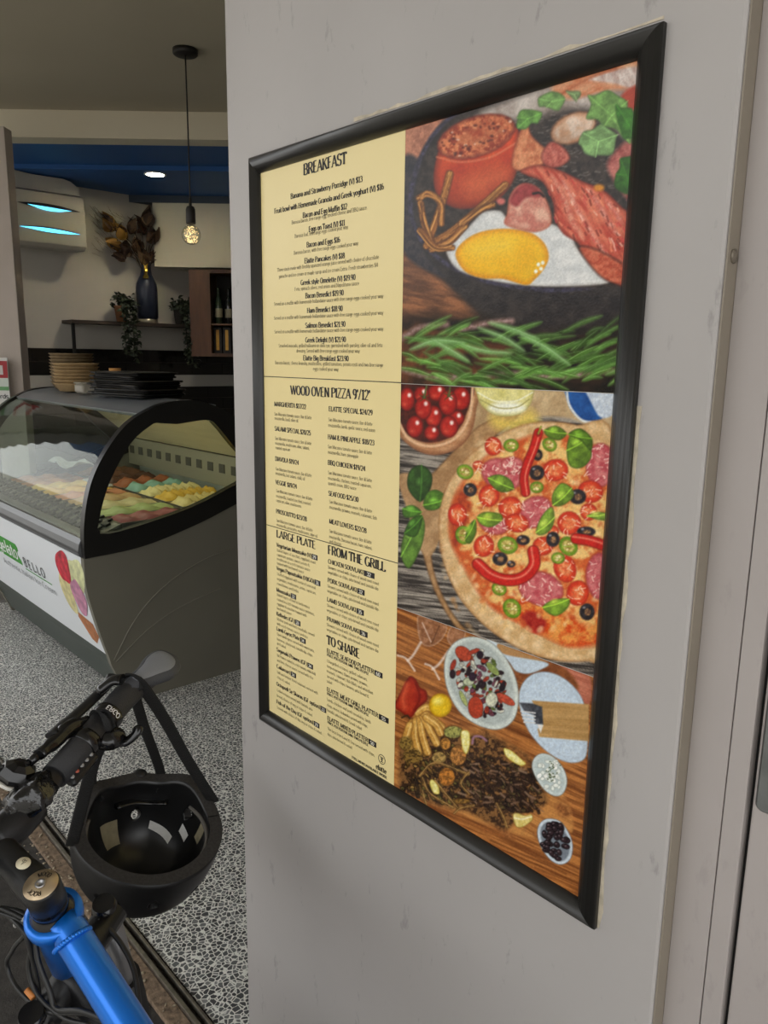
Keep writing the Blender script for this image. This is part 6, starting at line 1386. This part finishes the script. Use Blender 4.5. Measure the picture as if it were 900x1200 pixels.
# fork and front wheel: the bicycle leans on its stand, bar and wheel turned towards the street
fd = V((-.87, -.49, 0)).normalized(); uw = (AX-fd*AX.dot(fd)).normalized(); fs = uw.cross(fd).normalized()
if fs.y < 0: fs = -fs
hub = CAP-AX*.80+fd*.045; hub.z = -.012+.342*uw.z+.001
crown = CAP-AX*.150
part(MB().tube([crown-fs*.070, crown+fs*.070], .018, 16), 'fork_crown', M_BB)
for s_ in (-1, 1):
    a = crown+fs*.062*s_+fd*.004; b = hub+fs*.058*s_
    part(MB().tube([a+(a-b).normalized()*.024, a+(a-b).normalized()*.006], [.0125, .0165], 18), 'fork_cap', M_BG)
    part(MB().tube([a+(a-b).normalized()*.01, a+(b-a)*.45], .0150, 18), 'stanchion', mat('stanchion_grey', (128, 128, 130), .3, .6))
    part(MB().tube([a+(b-a)*.20, b], [.021, .020], 18), 'fork_leg', M_BB)
def torus(R0, r0, n=72, m=18, sq=1.0, c=None, f_=None, u_=None):
    c = hub if c is None else c; f_ = f_ or fd; u_ = u_ or uw; s_ = u_.cross(f_).normalized()
    rows = []
    for i in range(n+1):
        a = 2*PI*i/n; er = f_*math.cos(a)+u_*math.sin(a)
        rows.append([c+er*(R0+r0*math.cos(2*PI*j/m))+s_*(r0*sq*math.sin(2*PI*j/m)) for j in range(m+1)])
    return MB().sheet(rows)
tyre = part(torus(.310, .028), 'tyre', mat('tyre_rubber', (30, 30, 30), .75, bump=.3, bscale=200))
q = MB()
for i in range(110):
    a = 2*PI*i/110; er = fd*math.cos(a)+uw*math.sin(a); et = fd*-math.sin(a)+uw*math.cos(a)
    for k, ang in enumerate((-.95, -.35, .35, .95)):
        if (i+k) % 2: continue
        nrm = er*math.cos(ang)+fs*math.sin(ang); c = hub+er*.310+nrm*.0285; sd_ = nrm.cross(et)
        M = Matrix(((et.x, sd_.x, nrm.x, c.x), (et.y, sd_.y, nrm.y, c.y), (et.z, sd_.z, nrm.z, c.z), (0, 0, 0, 1)))
        q.box(-.007, .007, -.005, .005, -.002, .0032, M)
part(q, 'tread_blocks', mat('tread_rubber', (38, 38, 37), .8), tyre)['kind'] = 'stuff'
qd, wd = text_quads('MOUNT', 'even', .17); mb = MB()
for quad in qd:
    pts_ = []
    for p in quad:
        a = math.radians(118)-p[0]/wd*.42; er = fd*math.cos(a)+uw*math.sin(a); t_ = -1.15-.55*(1-p[1]); nr = er*math.cos(t_)+fs*math.sin(t_)
        pts_.append(hub+er*.310+nr*.0287)
    mb.add(pts_, [(0, 1, 2, 3)])
mb.build('tyre_lettering', mat('tyre_print', (128, 128, 126), .6), tyre, fix=False)['kind'] = 'stuff'
part(torus(.278, .011, 64, 10, 1.1), 'rim', mat('rim_black', (28, 28, 30), .35, .5))
part(MB().tube([hub-fs*.055, hub+fs*.055], [.018, .018], 16), 'hub', M_SIL)
for i in range(28):
    a = 2*PI*i/28; er = fd*math.cos(a)+uw*math.sin(a); part(MB().tube([hub+fs*(.025 if i % 2 else -.025)+er*.016, hub+er*.272], .0011, 5), 'spoke', M_SIL)

# rear half of the bicycle
rdir = V((.955, .20, 0)).normalized(); ru = V((.02, -.25, .96)); ru = (ru-rdir*ru.dot(rdir)).normalized(); rh = V((.10, .545, -.012+.342*ru.z))
part(torus(.310, .028, c=rh, f_=rdir, u_=ru), 'rear_tyre', MATS['tyre_rubber']); part(torus(.278, .011, 64, 10, 1.1, c=rh, f_=rdir, u_=ru), 'rear_rim', MATS['rim_black'])
bbk = rh-rdir*.43+V((0, -.01, -.03)); part(MB().tube([bbk, rh], .013, 12), 'chain_stay', M_BB); part(MB().tube([TB, rh], .010, 12), 'seat_stay', M_BB)
part(MB().tube([DT0, DT0+(bbk-DT0)*.4, bbk], [.022, .034, .034], 24), 'down_tube', M_BB); part(MB().tube([bbk, TB, TB+(TB-bbk).normalized()*.10], .0165, 20), 'seat_tube', M_BB)
sp0 = TB+(TB-bbk).normalized()*.11
part(MB().tube(smooth_path([sp0-rdir*.14, sp0-rdir*.05, sp0+rdir*.06, sp0+rdir*.12], 4), [.014]*4+[.022]*3+[.05]*3+[.06]*3, 16, flat=(1.2, .4)), 'saddle', M_RUB)
# ------------------------------------------------------------------ helmet hanging from the bar
HEL = thing('bicycle_helmet', 'black cycle helmet hanging upside down by its straps from the handlebar', 'helmet', (-.975, .43, .80))
hn = V((.27, .115, .956)).normalized(); hu = V((.037, .203, -.035)); hu = (hu-hn*hu.dot(hn)).normalized(); hv = hn.cross(hu)      # hu right, hv away
hc = V((-.983, .437, .922))
def hp(th, t, rad, depth, lip):
    """t 0 rim .. 1 crown"""
    s_ = math.cos(t*PI/2)**.62; c_ = math.sin(t*PI/2)
    rim = lip*(.45*math.cos(2*th)*0+.60*math.exp(-((th-2.35)/.42)**2)+.60*math.exp(-((th-.72)/.42)**2)+.25*math.exp(-((th-PI/2)/.3)**2)-.12*math.exp(-((th-1.5*PI)/.9)**2))
    return hc+hu*(rad*math.cos(th)*s_*1.0)+hv*(rad*.97*math.sin(th)*s_)+hn*(-depth*c_+rim*(1-t)**1.5)
NT, NS = 72, 18
def hshell(rad, depth, lip=.035): return [[hp(2*PI*j/NT, i/NS*.999, rad, depth, lip) for j in range(NT+1)] for i in range(NS+1)]
OUT = hshell(.108, .118); INN = hshell(.089, .098)
def cut(o, holes):
    """real vent holes: boolean with temporary cutters, baked into the mesh"""
    cs = []
    for (p, d, r) in holes:
        c = MB().lathe([(r, -.05), (r, .05)], M=frame_along(p, d), n=24, smooth=False).build('cutter', None)
        b = o.modifiers.new('cut', 'BOOLEAN'); b.object = c; b.operation = 'DIFFERENCE'; b.solver = 'EXACT'; cs.append(c)
    bpy.context.view_layer.update()
    me = bpy.data.meshes.new_from_object(o.evaluated_get(bpy.context.evaluated_depsgraph_get()))
    o.modifiers.clear(); o.data = me
    for c in cs: bpy.data.objects.remove(c)
q = MB(); q.sheet(OUT); q.sheet([r[::-1] for r in INN]); q.sheet([INN[0], OUT[0]], False)
shell = part(q, 'shell', None, HEL)
for m_ in (mat('helmet_shell_black', (17, 17, 18), .42, spec=.4), mat('helmet_liner_black', (20, 20, 21), .3, spec=.5), mat('helmet_foam_edge', (46, 44, 43), .85, var=.3, vscale=250)): shell.data.materials.append(m_)
npoly = NT*NS
for i_, p_ in enumerate(shell.data.polygons):
    c_ = p_.center; d_ = (V(c_)-hc); rr = (d_-hn*d_.dot(hn)).length
    p_.material_index = 0 if i_ < npoly else (1 if i_ < 2*npoly else 2); p_.use_smooth = i_ < 2*npoly
vents = []
for th, t in ((1.5, .38), (.50, .25), (3.9, .28), (5.3, .28), (4.62, .24)):
    p_ = hp(th, t, .098, .108, .035); d_ = (p_-(hc+hn*.02)); vents.append((p_, d_, .0075))
try: cut(shell, vents)
except Exception as e: print('cut', e)
# padding ring, stickers, vent pads
ring = [hp(2*PI*j/60, .10, .0880, .098, .035) for j in range(26, 66)]
part(MB().tube(ring, .0032, 8), 'padding_edge', mat('pad_grey', (96, 92, 86), .9), HEL)
part(MB().tube(smooth_path([hp(a, .22, .087, .097, .035) for a in (1.95, 1.6, 1.25, .95)], 5), .006, 10, flat=(1.8, .6)), 'rear_cradle', M_BG, HEL)
def sticker(th0, th1, t0, t1, m, name='inner_label', skew=0.0):
    rows = [[hp(th0+(th1-th0)*j/6, t0+(t1-t0)*i/5+skew*j/6, .0882, .0972, .035) for j in range(7)] for i in range(6)]
    return part(MB().sheet(rows), name, m, HEL)
wm = mat('label_white', (214, 214, 212), .5, var=.06, vscale=200); bm2 = mat('label_beige', (140, 132, 108), .6, var=.15, vscale=120)
sticker(1.88, 2.32, .38, .66, bm2)
sticker(1.20, .60, .43, .52, wm, skew=.11); sticker(.52, .28, .36, .45, wm, skew=.03); sticker(.13, -.06, .10, .33, bm2)
part(MB().ball(hp(1.5, .02, .1085, .118, .035), .0075, 12, 8, (1.6, 1.6, .9)), 'rear_dial', M_BB, HEL)
# straps over the grip
web = mat('strap_webbing', (18, 18, 18), .8, bump=.6, bscale=500)
def strap(pts, w_=.0085, name='strap', n=6, up=(-.8, .35, .5)):
    return part(MB().tube(smooth_path([V(p) for p in pts], n), w_, 8, flat=(1, .14), up=up), name, web, HEL)
g1 = bp[6]+(bp[7]-bp[6])*.18; g2 = bp[5]+(bp[6]-bp[5])*.0
RA = hp(.25, .02, .1105, .118, .035); RB = hp(1.20, .0, .1085, .118, .035); LA = hp(3.25, .02, .1105, .118, .035); LB = hp(2.30, .0, .1085, .118, .035)
strap([g1+V((-.018, -.006, -.006)), g1+V((-.004, 0, .0188)), g1+V((.016, .008, .006)), g1+(RA-g1)*.25+V((.012, .01, 0)), g1+(RA-g1)*.6+V((.004, .004, 0)), RA])
strap([g1+V((.018, .002, .003)), g1+V((.0, 0, .0192)), g1+V((-.016, .006, .002)), g1+(RB-g1)*.4+V((-.004, .0, 0)), RB, hp(1.2, .12, .0875, .097, .035)], .0075)
g2 = g2+(bp[4]-bp[5])*.25
strap([g2+V((-.018, .0, -.006)), g2+V((-.002, 0, .0192)), g2+V((.018, .0, -.002)), g2+(LA-g2)*.3+V((.006, 0, 0)), LA])
strap([g2+V((.018, .008, .0)), g2+V((.0, .006, .0194)), g2+V((-.018, .008, -.004)), g2+(LB-g2)*.5, LB, hp(2.3, .12, .0875, .097, .035)], .0075)
